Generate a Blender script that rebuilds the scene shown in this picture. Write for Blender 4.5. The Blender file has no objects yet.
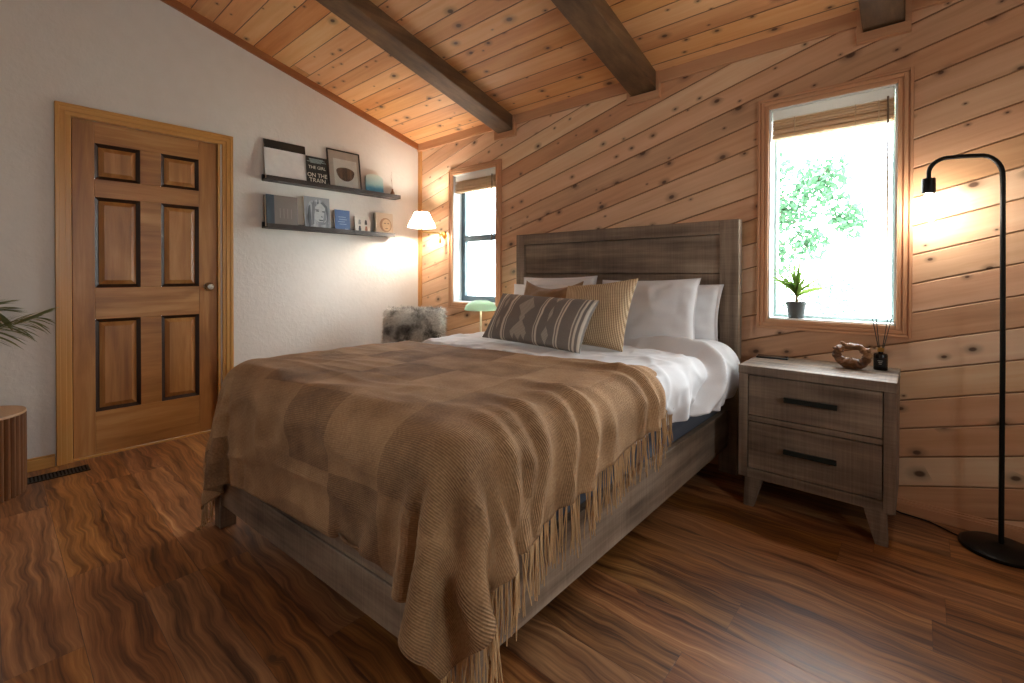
import bpy, math, random
import numpy as np
from mathutils import Matrix, Vector, noise as mnoise
random.seed(7); rng = np.random.default_rng(7)
sc = bpy.context.scene
col = sc.collection
PI = math.pi
def rad(d): return math.radians(d)

# ------------------------------------------------------------------ camera
F, YAW, PIT, ROL, SY = 462.226, rad(41.4526), rad(-.516), rad(.1359), 61.587
CAM = Vector((3.721, -2.823, 1.1))
fw = Vector((-math.sin(YAW)*math.cos(PIT), math.cos(YAW)*math.cos(PIT), math.sin(PIT)))
rt = Vector((math.cos(YAW), math.sin(YAW), 0)); upv = rt.cross(fw)
r2 = rt*math.cos(ROL)+upv*math.sin(ROL); u2 = upv*math.cos(ROL)-rt*math.sin(ROL)
cd = bpy.data.cameras.new('camera'); co = bpy.data.objects.new('camera', cd); col.objects.link(co)
co.matrix_world = Matrix(((r2.x, u2.x, -fw.x, CAM.x), (r2.y, u2.y, -fw.y, CAM.y), (r2.z, u2.z, -fw.z, CAM.z), (0, 0, 0, 1)))
cd.sensor_fit = 'HORIZONTAL'; cd.sensor_width = 36; cd.lens = F/1024*36; cd.shift_y = -SY/1024
cd.clip_start = .02; cd.clip_end = 200
sc.camera = co

# ------------------------------------------------------------------ node helpers
def lin(h):
    h = h.lstrip('#'); o = []
    for i in (0, 2, 4):
        c = int(h[i:i+2], 16)/255
        o.append(c/12.92 if c <= .04045 else ((c+.055)/1.055)**2.4)
    return (*o, 1)
class NT:
    def __init__(s, name):
        s.m = bpy.data.materials.new(name); s.m.use_nodes = True; s.t = s.m.node_tree
        s.b = s.t.nodes['Principled BSDF']; s.out = s.t.nodes['Material Output']
    def new(s, t): return s.t.nodes.new(t)
    def put(s, v, inp):
        if isinstance(v, bpy.types.NodeSocket): s.t.links.new(v, inp)
        elif v is not None:
            if hasattr(inp.default_value, '__len__') and not hasattr(v, '__len__'): v = [v]*len(inp.default_value)
            inp.default_value = v
    def math(s, op, a, b=None, c=None, clamp=False):
        n = s.new('ShaderNodeMath'); n.operation = op; n.use_clamp = clamp
        s.put(a, n.inputs[0]); s.put(b, n.inputs[1]); s.put(c, n.inputs[2]); return n.outputs[0]
    def vec(s, x=0, y=0, z=0):
        n = s.new('ShaderNodeCombineXYZ')
        for v, i in zip((x, y, z), n.inputs): s.put(v, i)
        return n.outputs[0]
    def sep(s, v):
        n = s.new('ShaderNodeSeparateXYZ'); s.put(v, n.inputs[0]); return n.outputs
    def coord(s, k='Object'): return s.new('ShaderNodeTexCoord').outputs[k]
    def dot(s, v, d):
        n = s.new('ShaderNodeVectorMath'); n.operation = 'DOT_PRODUCT'; s.put(v, n.inputs[0]); n.inputs[1].default_value = d; return n.outputs['Value']
    def noise(s, v, scale=5, detail=3, rough=.5, dist=0, out='Fac'):
        n = s.new('ShaderNodeTexNoise'); s.put(v, n.inputs['Vector']); n.inputs['Scale'].default_value = scale
        n.inputs['Detail'].default_value = detail; n.inputs['Roughness'].default_value = rough; n.inputs['Distortion'].default_value = dist
        return n.outputs[out]
    def voro(s, v, scale, out='Distance', rnd=1):
        n = s.new('ShaderNodeTexVoronoi'); s.put(v, n.inputs['Vector']); n.inputs['Scale'].default_value = scale; n.inputs['Randomness'].default_value = rnd
        return n.outputs[out]
    def white(s, v):
        n = s.new('ShaderNodeTexWhiteNoise'); n.noise_dimensions = '3D'; s.put(v, n.inputs['Vector']); return n.outputs
    def wave(s, v, scale, dist=0, detail=2, dscale=1, prof='SIN', dir='X', typ='BANDS'):
        n = s.new('ShaderNodeTexWave'); n.wave_type = typ; n.wave_profile = prof; n.bands_direction = dir
        s.put(v, n.inputs['Vector']); n.inputs['Scale'].default_value = scale; n.inputs['Distortion'].default_value = dist
        n.inputs['Detail'].default_value = detail; n.inputs['Detail Scale'].default_value = dscale; return n.outputs['Fac']
    def ramp(s, f, stops, interp='LINEAR'):
        n = s.new('ShaderNodeValToRGB'); e = n.color_ramp.elements; n.color_ramp.interpolation = interp
        while len(e) < len(stops): e.new(.5)
        for q, (p, c) in zip(e, stops):
            q.position = p; q.color = c if hasattr(c, '__len__') else (c, c, c, 1)
        s.put(f, n.inputs[0]); return n.outputs[0]
    def smooth(s, f, a, b):
        n = s.new('ShaderNodeMapRange'); n.interpolation_type = 'SMOOTHSTEP'
        s.put(f, n.inputs[0]); n.inputs[1].default_value = a; n.inputs[2].default_value = b; return n.outputs[0]
    def mix(s, f, a, b, mode='MIX'):
        n = s.new('ShaderNodeMix'); n.data_type = 'RGBA'; n.blend_type = mode
        s.put(f, n.inputs[0]); s.put(a, n.inputs[6]); s.put(b, n.inputs[7]); return n.outputs[2]
    def hsv(s, c, h=.5, sat=1, v=1):
        n = s.new('ShaderNodeHueSaturation'); s.put(h, n.inputs[0]); s.put(sat, n.inputs[1]); s.put(v, n.inputs[2]); s.put(c, n.inputs['Color']); return n.outputs[0]
    def bump(s, h, strength=.3, dist=.01, nrm=None):
        n = s.new('ShaderNodeBump'); n.inputs['Strength'].default_value = strength; n.inputs['Distance'].default_value = dist
        s.put(h, n.inputs['Height']); 
        if nrm: s.put(nrm, n.inputs['Normal'])
        return n.outputs[0]
    def fin(s, c=None, rough=None, nrm=None, **k):
        s.put(c, s.b.inputs['Base Color']); s.put(rough, s.b.inputs['Roughness'])
        if nrm: s.put(nrm, s.b.inputs['Normal'])
        for a, v in k.items(): s.put(v, s.b.inputs[a.replace('_', ' ')])
        return s.m

def simple(name, c, rough=.5, nscale=None, var=.15, bump=0, metal=0, **k):
    n = NT(name); c = lin(c) if isinstance(c, str) else c
    p = n.coord(); f = n.noise(p, nscale or 20, 4)
    cc = n.mix(f, [x*(1-var) for x in c[:3]]+[1], [min(1, x*(1+var)) for x in c[:3]]+[1])
    return n.fin(cc, rough, n.bump(f, bump, .002) if bump else None, Metallic=metal, **k)

def plankwood(name, along, across, w, length, cols, off=0, knots=.5, kscale=4.5, kcol=(.06, .022, .008, 1), groove=.004, grain=.35, rough=.45, gstr=.6, wavy=.15, fig=0, gcol=None, var=1.0, gv=(38, 9), gu=(1.6, 1.1), ws=9):
    n = NT(name); P = n.coord()
    u = n.dot(P, along); v = n.dot(P, across)
    vi = n.math('DIVIDE', n.math('ADD', v, off), w)
    idx = n.math('FLOOR', vi); fr = n.math('FRACT', vi)
    r1 = n.white(n.vec(idx, 3.3, 1.7))['Value']
    ui = n.math('ADD', n.math('DIVIDE', u, length), n.math('MULTIPLY', r1, 7.13))
    id2 = n.math('FLOOR', ui); fu = n.math('FRACT', ui)
    rn = n.white(n.vec(idx, id2, 5.1)); ra = rn['Value']; rc = n.sep(rn['Color'])
    shift = n.math('MULTIPLY', ra, 37.0)
    # knots
    wob = n.noise(n.vec(n.math('ADD', u, shift), v, shift), ws, 2, .5, 0)
    kp = n.vec(n.math('ADD', u, shift), n.math('MULTIPLY', v, 1.5), 0)
    kv = n.new('ShaderNodeTexVoronoi'); kv.voronoi_dimensions = '2D'; kv.inputs['Scale'].default_value = kscale; n.put(kp, kv.inputs['Vector'])
    kd = n.math('ADD', kv.outputs['Distance'], n.math('MULTIPLY', n.math('SUBTRACT', wob, .5), .05))
    ksel = n.sep(kv.outputs['Color'])
    ksize = n.math('MULTIPLY', n.math('ADD', n.math('POWER', ksel[1], 2), .32), .105)
    kon = n.math('LESS_THAN', ksel[0], knots)
    kin = n.math('MULTIPLY', kon, n.math('SUBTRACT', 1, n.smooth(n.math('DIVIDE', kd, ksize), .55, 1.15)))
    khalo = n.math('MULTIPLY', kon, n.math('SUBTRACT', 1, n.smooth(n.math('DIVIDE', kd, ksize), .5, 3.2)))
    # grain, bent round knots
    vv = n.math('ADD', n.math('ADD', v, n.math('MULTIPLY', wob, wavy*.12)), n.math('MULTIPLY', khalo, .02))
    gp = n.vec(n.math('MULTIPLY', u, gu[0]), n.math('MULTIPLY', vv, gv[0]), shift)
    g1 = n.noise(gp, 1.0, 4, .62)
    gp2 = n.vec(n.math('MULTIPLY', u, gu[1]), n.math('MULTIPLY', vv, gv[1]), n.math('ADD', shift, 9))
    g2 = n.noise(gp2, 1.0, 3, .55, fig)
    t = n.math('ADD', n.math('MULTIPLY', n.math('SUBTRACT', g1, .5), 1.3*grain), n.math('MULTIPLY', n.math('SUBTRACT', g2, .5), 1.9*grain))
    t = n.math('ADD', n.math('ADD', t, .5), n.math('MULTIPLY', n.math('SUBTRACT', ra, .5), .75*var), clamp=True)
    k = len(cols)-1
    c = n.ramp(t, [(i/k, lin(q) if isinstance(q, str) else q) for i, q in enumerate(cols)])
    c = n.hsv(c, n.math('ADD', .5, n.math('MULTIPLY', n.math('SUBTRACT', rc[1], .5), .010)), n.math('ADD', 1, n.math('MULTIPLY', n.math('SUBTRACT', rc[2], .5), .12)), 1)
    c = n.mix(n.math('MULTIPLY', khalo, .45), c, kcol)
    c = n.mix(n.math('MULTIPLY', kin, .85), c, kcol)
    # grooves
    ev = n.math('MULTIPLY', n.math('MINIMUM', fr, n.math('SUBTRACT', 1, fr)), w)
    eu = n.math('MULTIPLY', n.math('MINIMUM', fu, n.math('SUBTRACT', 1, fu)), length)
    h = n.math('MULTIPLY', n.smooth(ev, 0, groove), n.smooth(eu, 0, groove*.5))
    dark = n.math('MULTIPLY', n.smooth(ev, groove*.15, groove*.6), n.smooth(eu, groove*.1, groove*.4))
    c = n.mix(n.math('SUBTRACT', 1, dark), c, gcol or (.05, .02, .008, 1))
    b1 = n.bump(h, gstr, groove*1.2)
    nb = n.bump(g1, .12, .002, b1)
    rr = n.math('ADD', rough-.08, n.math('MULTIPLY', g2, .16))
    return n.fin(c, rr, nb)

def grainwood(name, axis, cols, sx=1.2, sy=30, grain=.9, rough=.5, saw=0, fig=0, bump=.15, seed=0, patch=.5):
    n = NT(name); P = n.coord(); s = n.sep(P)
    o = {'x': (0, 1, 2), 'y': (1, 0, 2), 'z': (2, 0, 1)}[axis]
    u, a, b = s[o[0]], s[o[1]], s[o[2]]
    g1 = n.noise(n.vec(n.math('MULTIPLY', u, sx), n.math('MULTIPLY', a, sy), n.math('ADD', n.math('MULTIPLY', b, sy), seed)), 1, 5, .65, fig)
    g2 = n.noise(n.vec(n.math('MULTIPLY', u, sx*.9), n.math('MULTIPLY', a, sy*.22), n.math('ADD', n.math('MULTIPLY', b, sy*.22), seed+5)), 1, 3, .5, fig)
    t = n.math('ADD', n.math('MULTIPLY', g1, .5), n.math('MULTIPLY', g2, .5))
    t = n.math('ADD', n.math('MULTIPLY', n.math('SUBTRACT', t, .5), grain*2.2), .5, clamp=True)
    h = g1
    if saw:
        w = n.noise(n.vec(n.math('MULTIPLY', u, 170), n.math('MULTIPLY', a, 3.5), n.math('MULTIPLY', b, 3.5)), 1, 3, .7)
        pt = n.noise(P, 5, 2)
        t = n.math('ADD', t, n.math('MULTIPLY', n.math('SUBTRACT', w, .5), saw), clamp=True)
        t = n.math('ADD', t, n.math('MULTIPLY', n.math('SUBTRACT', pt, .5), patch), clamp=True)
        h = n.math('ADD', g1, w)
    k = len(cols)-1
    c = n.ramp(t, [(i/k, lin(q)) for i, q in enumerate(cols)])
    return n.fin(c, rough, n.bump(h, bump, .003))

M = {}
pc15, ps15 = math.cos(rad(15.1)), math.sin(rad(15.1))
perp0 = -3.694*ps15+2.0*pc15
M['wallwood'] = plankwood('diagonal_cedar_planks', (pc15, 0, ps15), (-ps15, 0, pc15), .129, 300,
    ['#b58864', '#cf9f79', '#deb28c', '#e8c39e', '#f1d5b3'], off=-perp0+.129*20, knots=.55, kscale=6.0, groove=.006, grain=.42, rough=.5, gstr=1.0, gcol=(.34, .17, .075, 1), var=.85)
cs, sn = math.cos(math.atan(.268)), math.sin(math.atan(.268))
M['ceilwood'] = plankwood('pine_ceiling_planks', (1, 0, 0), (0, cs, -sn), .135, 300,
    ['#b4723f', '#cf8d56', '#dfa26c', '#e9b582', '#f2c89a'], off=.135*40+.03, knots=.5, kscale=6.0, groove=.005, grain=.42, rough=.5, gstr=.9, gcol=(.035, .014, .006, 1), var=.7)
M['floor'] = plankwood('acacia_floor_planks', (1, 0, 0), (0, 1, 0), .165, 1.25,
    ['#211209', '#4f2d17', '#83552f', '#a57243', '#c3945f'], off=.165*50, knots=.10, kscale=2.6, groove=.0015, grain=.66, rough=.42, gstr=.3, wavy=.8, fig=.25, gv=(110, 26), gu=(2.8, 1.7), ws=3.6, gcol=(.03, .012, .006, 1), var=.16)
GREY = ['#352a21', '#5c4b3c', '#7d6957', '#96826e', '#b09c87']
for a in 'xyz': M['grey_'+a] = grainwood('weathered_grey_wood_'+a, a, GREY, 1.3, 24, 1.05, .62, saw=.42, bump=.25, patch=.45)
for a in 'xyz': M['beam_'+a] = grainwood('dark_beam_wood_'+a, a, ['#2c1d12', '#533a24', '#775839', '#92734f'], 1.2, 22, .9, .6, saw=.2, bump=.25)
for a in 'xyz': M['trim_'+a] = grainwood('honey_trim_wood_'+a, a, ['#a0652f', '#c08548', '#d09a5c', '#deae72'], 1.0, 34, .7, .42, bump=.08)
for a in 'xyz': M['cedar_'+a] = grainwood('cedar_trim_wood_'+a, a, ['#a87250', '#c08a64', '#d0a078', '#dcb28c'], 1.0, 34, .7, .45, bump=.1)
for a in 'yz': M['door_'+a] = grainwood('stained_alder_'+a, a, ['#58351b', '#875629', '#a8723a', '#bf8d53', '#cfa06a'], 1.3, 18, .85, .4, fig=.6, bump=.06, patch=.5)
M['door_groove'] = simple('dark_glazed_moulding', '#2b170b', .4, 30)
M['casing_z'] = grainwood('golden_oak_casing_z', 'z', ['#98662e', '#b8823f', '#c99652', '#d6a766'], .8, 40, .7, .35, bump=.06)
M['casing_y'] = grainwood('golden_oak_casing_y', 'y', ['#98662e', '#b8823f', '#c99652', '#d6a766'], .8, 40, .7, .35, bump=.06)
def plaster():
    n = NT('textured_plaster'); P = n.coord()
    a = n.noise(P, 34, 4, .55); b = n.noise(P, 11, 2)
    h = n.math('ADD', n.smooth(a, .42, .62), n.math('MULTIPLY', b, .4))
    c = n.mix(b, lin('#d3ccc3'), lin('#dbd5cd'))
    return n.fin(c, .85, n.bump(h, .16, .003))
M['plaster'] = plaster()
M['white_paint'] = simple('white_painted_wall', '#cfc8bf', .8, 12, .04)
M['black_metal'] = simple('black_metal', '#15130f', .42, 40, .2, metal=.6)
M['black_plastic'] = simple('black_plastic', '#141414', .35, 40)
M['dark_handle'] = simple('dark_bronze_handle', '#1d2523', .4, 60, .2, metal=.5)
M['brass'] = simple('aged_brass', '#b38a4a', .3, 40, .15, metal=1)
M['chrome'] = simple('brushed_nickel', '#b9b2a6', .25, 40, .1, metal=1)
M['vinyl'] = simple('white_window_vinyl', '#e6ebea', .4, 20, .03)
M['sash'] = simple('grey_blue_sash', '#55676f', .4, 20, .06)
M['sash_shaded'] = simple('shaded_white_sash', '#b9cdcb', .4, 20, .05)  # white vinyl, with the shade on it put into the colour
def slat_mat():
    n = NT('blind_slat_wood'); s_ = n.sep(n.coord()); g = n.noise(n.vec(n.math('MULTIPLY', s_[0], 2), n.math('MULTIPLY', s_[1], 60), n.math('MULTIPLY', s_[2], 60)), 1, 4)
    c = n.mix(g, lin('#c8aa88'), lin('#ead8c0')); d = n.new('ShaderNodeBsdfDiffuse'); t = n.new('ShaderNodeBsdfTranslucent'); m = n.new('ShaderNodeMixShader')
    n.put(c, d.inputs[0]); n.put(c, t.inputs[0]); m.inputs[0].default_value = .42; n.put(d.outputs[0], m.inputs[1]); n.put(t.outputs[0], m.inputs[2]); n.t.links.new(m.outputs[0], n.out.inputs[0]); return n.m
M['blind_slat'] = slat_mat()
def shade_mat(name, c, tr=.6):
    n = NT(name); d = n.new('ShaderNodeBsdfDiffuse'); t = n.new('ShaderNodeBsdfTranslucent'); m = n.new('ShaderNodeMixShader')
    d.inputs[0].default_value = c; t.inputs[0].default_value = c; m.inputs[0].default_value = tr
    n.put(d.outputs[0], m.inputs[1]); n.put(t.outputs[0], m.inputs[2]); n.t.links.new(m.outputs[0], n.out.inputs[0]); return n.m
M['blind_white'] = shade_mat('white_blind_valance', (.86, .84, .8, 1), .15)
M['cord'] = simple('pale_cord', '#c9b79c', .8, 90)
M['wand'] = simple('dark_wand', '#6b5844', .5, 60)
def glassy(name, tint=(.97, .99, .985, 1)):
    n = NT(name); t = n.new('ShaderNodeBsdfTransparent'); t.inputs[0].default_value = tint
    g = n.new('ShaderNodeBsdfGlossy'); g.inputs['Roughness'].default_value = .02
    f = n.new('ShaderNodeFresnel'); f.inputs[0].default_value = 1.45
    m = n.new('ShaderNodeMixShader'); n.put(n.math('MULTIPLY', f.outputs[0], .6), m.inputs[0]); n.put(t.outputs[0], m.inputs[1]); n.put(g.outputs[0], m.inputs[2])
    n.t.links.new(m.outputs[0], n.out.inputs[0]); return n.m
M['glass'] = glassy('window_glass')
M['bulb_glass'] = glassy('bulb_glass', (.98, .95, .9, 1))
def fabric(name, c1, c2, scale=220, rough=.9, bump=.25, sheen=.3, big=3):
    n = NT(name); P = n.coord(); a = n.noise(P, scale, 2); b = n.noise(P, big, 3)
    c = n.mix(n.math('ADD', n.math('MULTIPLY', a, .5), n.math('MULTIPLY', b, .5)), lin(c1), lin(c2))
    return n.fin(c, rough, n.bump(a, bump, .0015), Sheen_Weight=sheen)
M['linen'] = fabric('white_cotton', '#cdcbcc', '#e6e5e6', 240, .9, .15)
M['sheet'] = fabric('white_sheet', '#d5cfc9', '#e9e4df', 240, .9, .15)
M['boxspring'] = fabric('slate_boxspring_fabric', '#3a3f4c', '#565c69', 260, .95, .3)
M['browncloth'] = fabric('brown_suede_fabric', '#7d5c3e', '#9c7a56', 200, .9, .2)
def emit(name, c, s):
    n = NT(name); e = n.new('ShaderNodeEmission'); e.inputs[0].default_value = c; e.inputs[1].default_value = s
    n.t.links.new(e.outputs[0], n.out.inputs[0]); return n.m
M['shade_white'] = shade_mat('pleated_white_shade', (.93, .91, .88, 1), .7)
M['shade_mint'] = shade_mat('mint_glass_shade', (.70, .88, .80, 1), .35)

def throw_mat():
    n = NT('brown_knit_throw'); uv = n.coord('UV'); s = n.sep(uv)   # uv in metres
    wob = n.noise(uv, 3, 2)
    u = n.math('ADD', s[0], n.math('MULTIPLY', wob, .02)); v = n.math('ADD', s[1], n.math('MULTIPLY', wob, .02))
    cu = n.math('FLOOR', n.math('DIVIDE', u, .27)); cv = n.math('FLOOR', n.math('DIVIDE', v, .25))
    chk = n.math('MODULO', n.math('ADD', n.math('ADD', cu, cv), 40), 2)
    r = n.white(n.vec(cu, cv, 2))['Value']
    rib = n.math('ADD', n.math('MULTIPLY', n.math('SINE', n.math('MULTIPLY', v, 2*PI/.0054)), .5), .5)
    kn = n.math('ADD', n.math('MULTIPLY', n.math('SINE', n.math('MULTIPLY', u, 2*PI/.009)), .5), .5)
    fine = n.noise(uv, 130, 2); big = n.noise(uv, 7, 3)
    hh = n.math('ADD', n.math('MULTIPLY', rib, n.math('ADD', .45, n.math('MULTIPLY', chk, .55))), n.math('MULTIPLY', kn, .25))
    t = n.math('ADD', n.math('MULTIPLY', rib, n.math('ADD', .12, n.math('MULTIPLY', chk, .14))), n.math('MULTIPLY', fine, .38))
    t = n.math('ADD', t, n.math('MULTIPLY', n.math('SUBTRACT', 1, chk), .14))
    t = n.math('ADD', t, n.math('MULTIPLY', n.math('SUBTRACT', r, .5), .20))
    t = n.math('ADD', t, n.math('MULTIPLY', n.math('SUBTRACT', big, .5), .7), clamp=True)
    c = n.ramp(t, [(0, lin('#5c3f28')), (.35, lin('#94704c')), (.7, lin('#ba946c')), (1, lin('#dabb95'))])
    return n.fin(c, .92, n.bump(n.math('ADD', hh, n.math('MULTIPLY', fine, .7)), .6, .003))
M['throw'] = throw_mat()
M['fringe'] = fabric('throw_fringe_yarn', '#a17a4f', '#d4ae80', 120, .9, .2, sheen=0)
def knit_mat():
    n = NT('cream_knit'); s = n.sep(n.coord('UV'))
    d = n.math('ADD', n.math('MULTIPLY', s[0], 1), n.math('MULTIPLY', s[1], .25))
    w = n.math('ADD', n.math('MULTIPLY', n.math('SINE', n.math('MULTIPLY', d, 2*PI*34)), .5), .5)
    k = n.math('ADD', n.math('MULTIPLY', n.math('SINE', n.math('MULTIPLY', s[1], 2*PI*44)), .5), .5)
    h = n.math('ADD', w, n.math('MULTIPLY', k, .4))
    c = n.ramp(h, [(0, lin('#8a6e4e')), (.5, lin('#b89a76')), (1, lin('#d6bd9b'))])
    return n.fin(c, .95, n.bump(h, .5, .006))
M['knit'] = knit_mat()
def lumbar_mat():
    n = NT('grey_woven_stripe'); s = n.sep(n.coord('UV')); u, v = s[0], s[1]
    fine = n.noise(n.vec(n.math('MULTIPLY', u, 160), n.math('MULTIPLY', v, 60), 0), 1, 2)
    mask = 0.0
    def band(c, w, soft=.003):
        return n.math('SUBTRACT', 1, n.smooth(n.math('ABSOLUTE', n.math('SUBTRACT', u, c)), w-soft, w+soft))
    for c, w in ((.985, .010), (.945, .009), (.915, .005), (.80, .007), (.775, .005), (.60, .009), (.575, .004), (.235, .012), (.265, .004), (.085, .010), (.115, .004)):
        mask = n.math('MAXIMUM', mask, band(c, w))
    def dia(cu, cv, a, b):
        d = n.math('ADD', n.math('DIVIDE', n.math('ABSOLUTE', n.math('SUBTRACT', u, cu)), a), n.math('DIVIDE', n.math('ABSOLUTE', n.math('SUBTRACT', v, cv)), b))
        return n.math('SUBTRACT', 1, n.smooth(d, .9, 1.05))
    m2 = 0.0
    for q in ((.42, .66, .085, .26), (.42, .20, .075, .20), (.42, .43, .03, .14), (.36, .13, .03, .12), (.48, .13, .03, .12), (.69, .55, .018, .18), (.69, .15, .035, .16), (.69, .92, .03, .12), (.165, .72, .02, .14), (.165, .28, .02, .14), (.05, .5, .015, .12)):
        m2 = n.math('MAXIMUM', m2, dia(*q))
    hatch = n.math('ADD', .45, n.math('MULTIPLY', n.math('SINE', n.math('MULTIPLY', n.math('ADD', u, n.math('MULTIPLY', v, .4)), 420)), .3))
    mm = n.math('MAXIMUM', mask, n.math('MULTIPLY', m2, hatch))
    base = n.mix(fine, lin('#6b645e'), lin('#8f867e'))
    c = n.mix(mm, base, lin('#cfc4b4'))
    return n.fin(c, .93, n.bump(n.math('ADD', fine, mm), .35, .003))
M['lumbar'] = lumbar_mat()
def fur_mat():
    n = NT('mottled_fur'); P = n.coord()
    a = n.noise(P, 6.5, 3, .6)
    c = n.ramp(a, [(.28, lin('#3b342e')), (.40, lin('#8c857c')), (.5, lin('#d9d3ca')), (.8, lin('#f0ece6'))])
    return n.fin(c, .9, Sheen_Weight=.3)
M['fur'] = fur_mat()
def leaf_mat(name, c1, c2, tr=.35):
    n = NT(name); P = n.coord(); a = n.noise(P, 6, 2); c = n.mix(a, lin(c1), lin(c2))
    d = n.new('ShaderNodeBsdfDiffuse'); t = n.new('ShaderNodeBsdfTranslucent'); m = n.new('ShaderNodeMixShader')
    n.put(c, d.inputs[0]); n.put(c, t.inputs[0]); m.inputs[0].default_value = tr
    n.put(d.outputs[0], m.inputs[1]); n.put(t.outputs[0], m.inputs[2]); n.t.links.new(m.outputs[0], n.out.inputs[0]); return n.m
M['leaf'] = leaf_mat('dracaena_leaf', '#56722f', '#8fa85a')
M['palm'] = leaf_mat('palm_leaf', '#767a50', '#aeae7e')
M['treeleaf'] = leaf_mat('tree_leaf', '#33523d', '#54775a', .38)
M['bark'] = simple('grey_bark', '#6d655b', .9, 15, .3, .5)
M['soil'] = simple('potting_soil', '#2a1e15', .95, 60, .4, .5)
M['pot_grey'] = simple('dark_grey_pot', '#4a4d4c', .6, 30, .08)
M['pot_white'] = simple('off_white_pot', '#c9c3b8', .6, 30, .08)
M['ground'] = simple('pale_gravel_ground', '#cfd0c6', .95, 3, .15)
M['walnut'] = grainwood('fluted_walnut', 'z', ['#422814', '#664022', '#835631', '#9b6c44'], 1.5, 30, .8, .5)
M['walnut_top'] = grainwood('pale_wood_top', 'x', ['#a07a55', '#b99470', '#cdaa86'], 1.5, 26, .7, .5)
M['driftwood'] = grainwood('driftwood_brown', 'x', ['#24140a', '#5a371d', '#8a5f38', '#bf986b'], 20, 70, 1.0, .6, bump=.6)
M['shelfwood'] = grainwood('espresso_shelf_wood', 'y', ['#1c1613', '#2f2621', '#453a33'], 1.5, 40, .8, .45)
M['paper'] = simple('page_paper', '#e4ddd0', .9, 200, .08)

# ------------------------------------------------------------------ mesh builder
class MB:
    def __init__(s): s.v = []; s.f = []; s.uv = []
    def add(s, vs, fs, uv=None):
        o = len(s.v); s.v += [tuple(p) for p in vs]; s.f += [tuple(i+o for i in f) for f in fs]
        s.uv += list(uv) if uv is not None else [(0, 0)]*len(vs)
        return s
    def box(s, x0, x1, y0, y1, z0, z1):
        return s.add([(x0, y0, z0), (x1, y0, z0), (x1, y1, z0), (x0, y1, z0), (x0, y0, z1), (x1, y0, z1), (x1, y1, z1), (x0, y1, z1)],
              [(3, 2, 1, 0), (4, 5, 6, 7), (0, 1, 5, 4), (1, 2, 6, 5), (2, 3, 7, 6), (3, 0, 4, 7)])
    def hexa(s, b, t):      # bottom 4 ccw, top 4 ccw
        return s.add(list(b)+list(t), [(3, 2, 1, 0), (4, 5, 6, 7), (0, 1, 5, 4), (1, 2, 6, 5), (2, 3, 7, 6), (3, 0, 4, 7)])
    def prism(s, poly, fn):   # poly 2-D ccw ; fn(p, k) -> 3-D for k 0/1
        n = len(poly); vs = [fn(p, 0) for p in poly]+[fn(p, 1) for p in poly]
        return s.add(vs, [tuple(range(n-1, -1, -1)), tuple(range(n, 2*n))]+[(i, (i+1) % n, n+(i+1) % n, n+i) for i in range(n)])
    def grid(s, pts, uvs=None, cu=False, cv=False):
        nu, nv = len(pts), len(pts[0]); vs = [p for r in pts for p in r]; fs = []
        for i in range(nu if cu else nu-1):
            for j in range(nv if cv else nv-1):
                a, b = (i+1) % nu, (j+1) % nv
                fs.append((i*nv+j, a*nv+j, a*nv+b, i*nv+b))
        return s.add(vs, fs, [q for r in uvs for q in r] if uvs else None)
    def tube(s, pts, r, seg=10, cap=True):
        pts = [Vector(p) for p in pts]; n = len(pts); rs = r if hasattr(r, '__len__') else [r]*n
        rings = []; prev = None
        for i, p in enumerate(pts):
            t = (pts[min(i+1, n-1)]-pts[max(i-1, 0)]).normalized()
            if prev is None:
                a = Vector((0, 0, 1)) if abs(t.z) < .9 else Vector((1, 0, 0))
                e = t.cross(a).normalized()
            else: e = (prev-t*prev.dot(t)).normalized()
            prev = e; f = t.cross(e)
            rings.append([p+(e*math.cos(k*2*PI/seg)+f*math.sin(k*2*PI/seg))*rs[i] for k in range(seg)])
        o = len(s.v); s.grid(rings, cv=True)
        if cap: s.f += [tuple(o+k for k in range(seg-1, -1, -1)), tuple(o+(n-1)*seg+k for k in range(seg))]
        return s
    def lathe(s, prof, c=(0, 0, 0), seg=32, ax='z', close=True):   # prof [(r, h)]
        rings = []
        for r, h in prof:
            ring = []
            for k in range(seg):
                a = 2*PI*k/seg; x, y = r*math.cos(a), r*math.sin(a)
                ring.append({'z': (c[0]+x, c[1]+y, c[2]+h), 'x': (c[0]+h, c[1]+x, c[2]+y), 'y': (c[0]+y, c[1]+h, c[2]+x)}[ax])
            rings.append(ring)
        o = len(s.v); s.grid(rings, cv=True); s.f = s.f[:-0 or None]
        if close:
            if prof[0][0] > 1e-5: s.f.append(tuple(o+k for k in range(seg-1, -1, -1)))
            if prof[-1][0] > 1e-5: s.f.append(tuple(o+(len(prof)-1)*seg+k for k in range(seg)))
        return s
    def rot(s, M4):
        s.v = [tuple(M4 @ Vector(p)) for p in s.v]; return s
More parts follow.
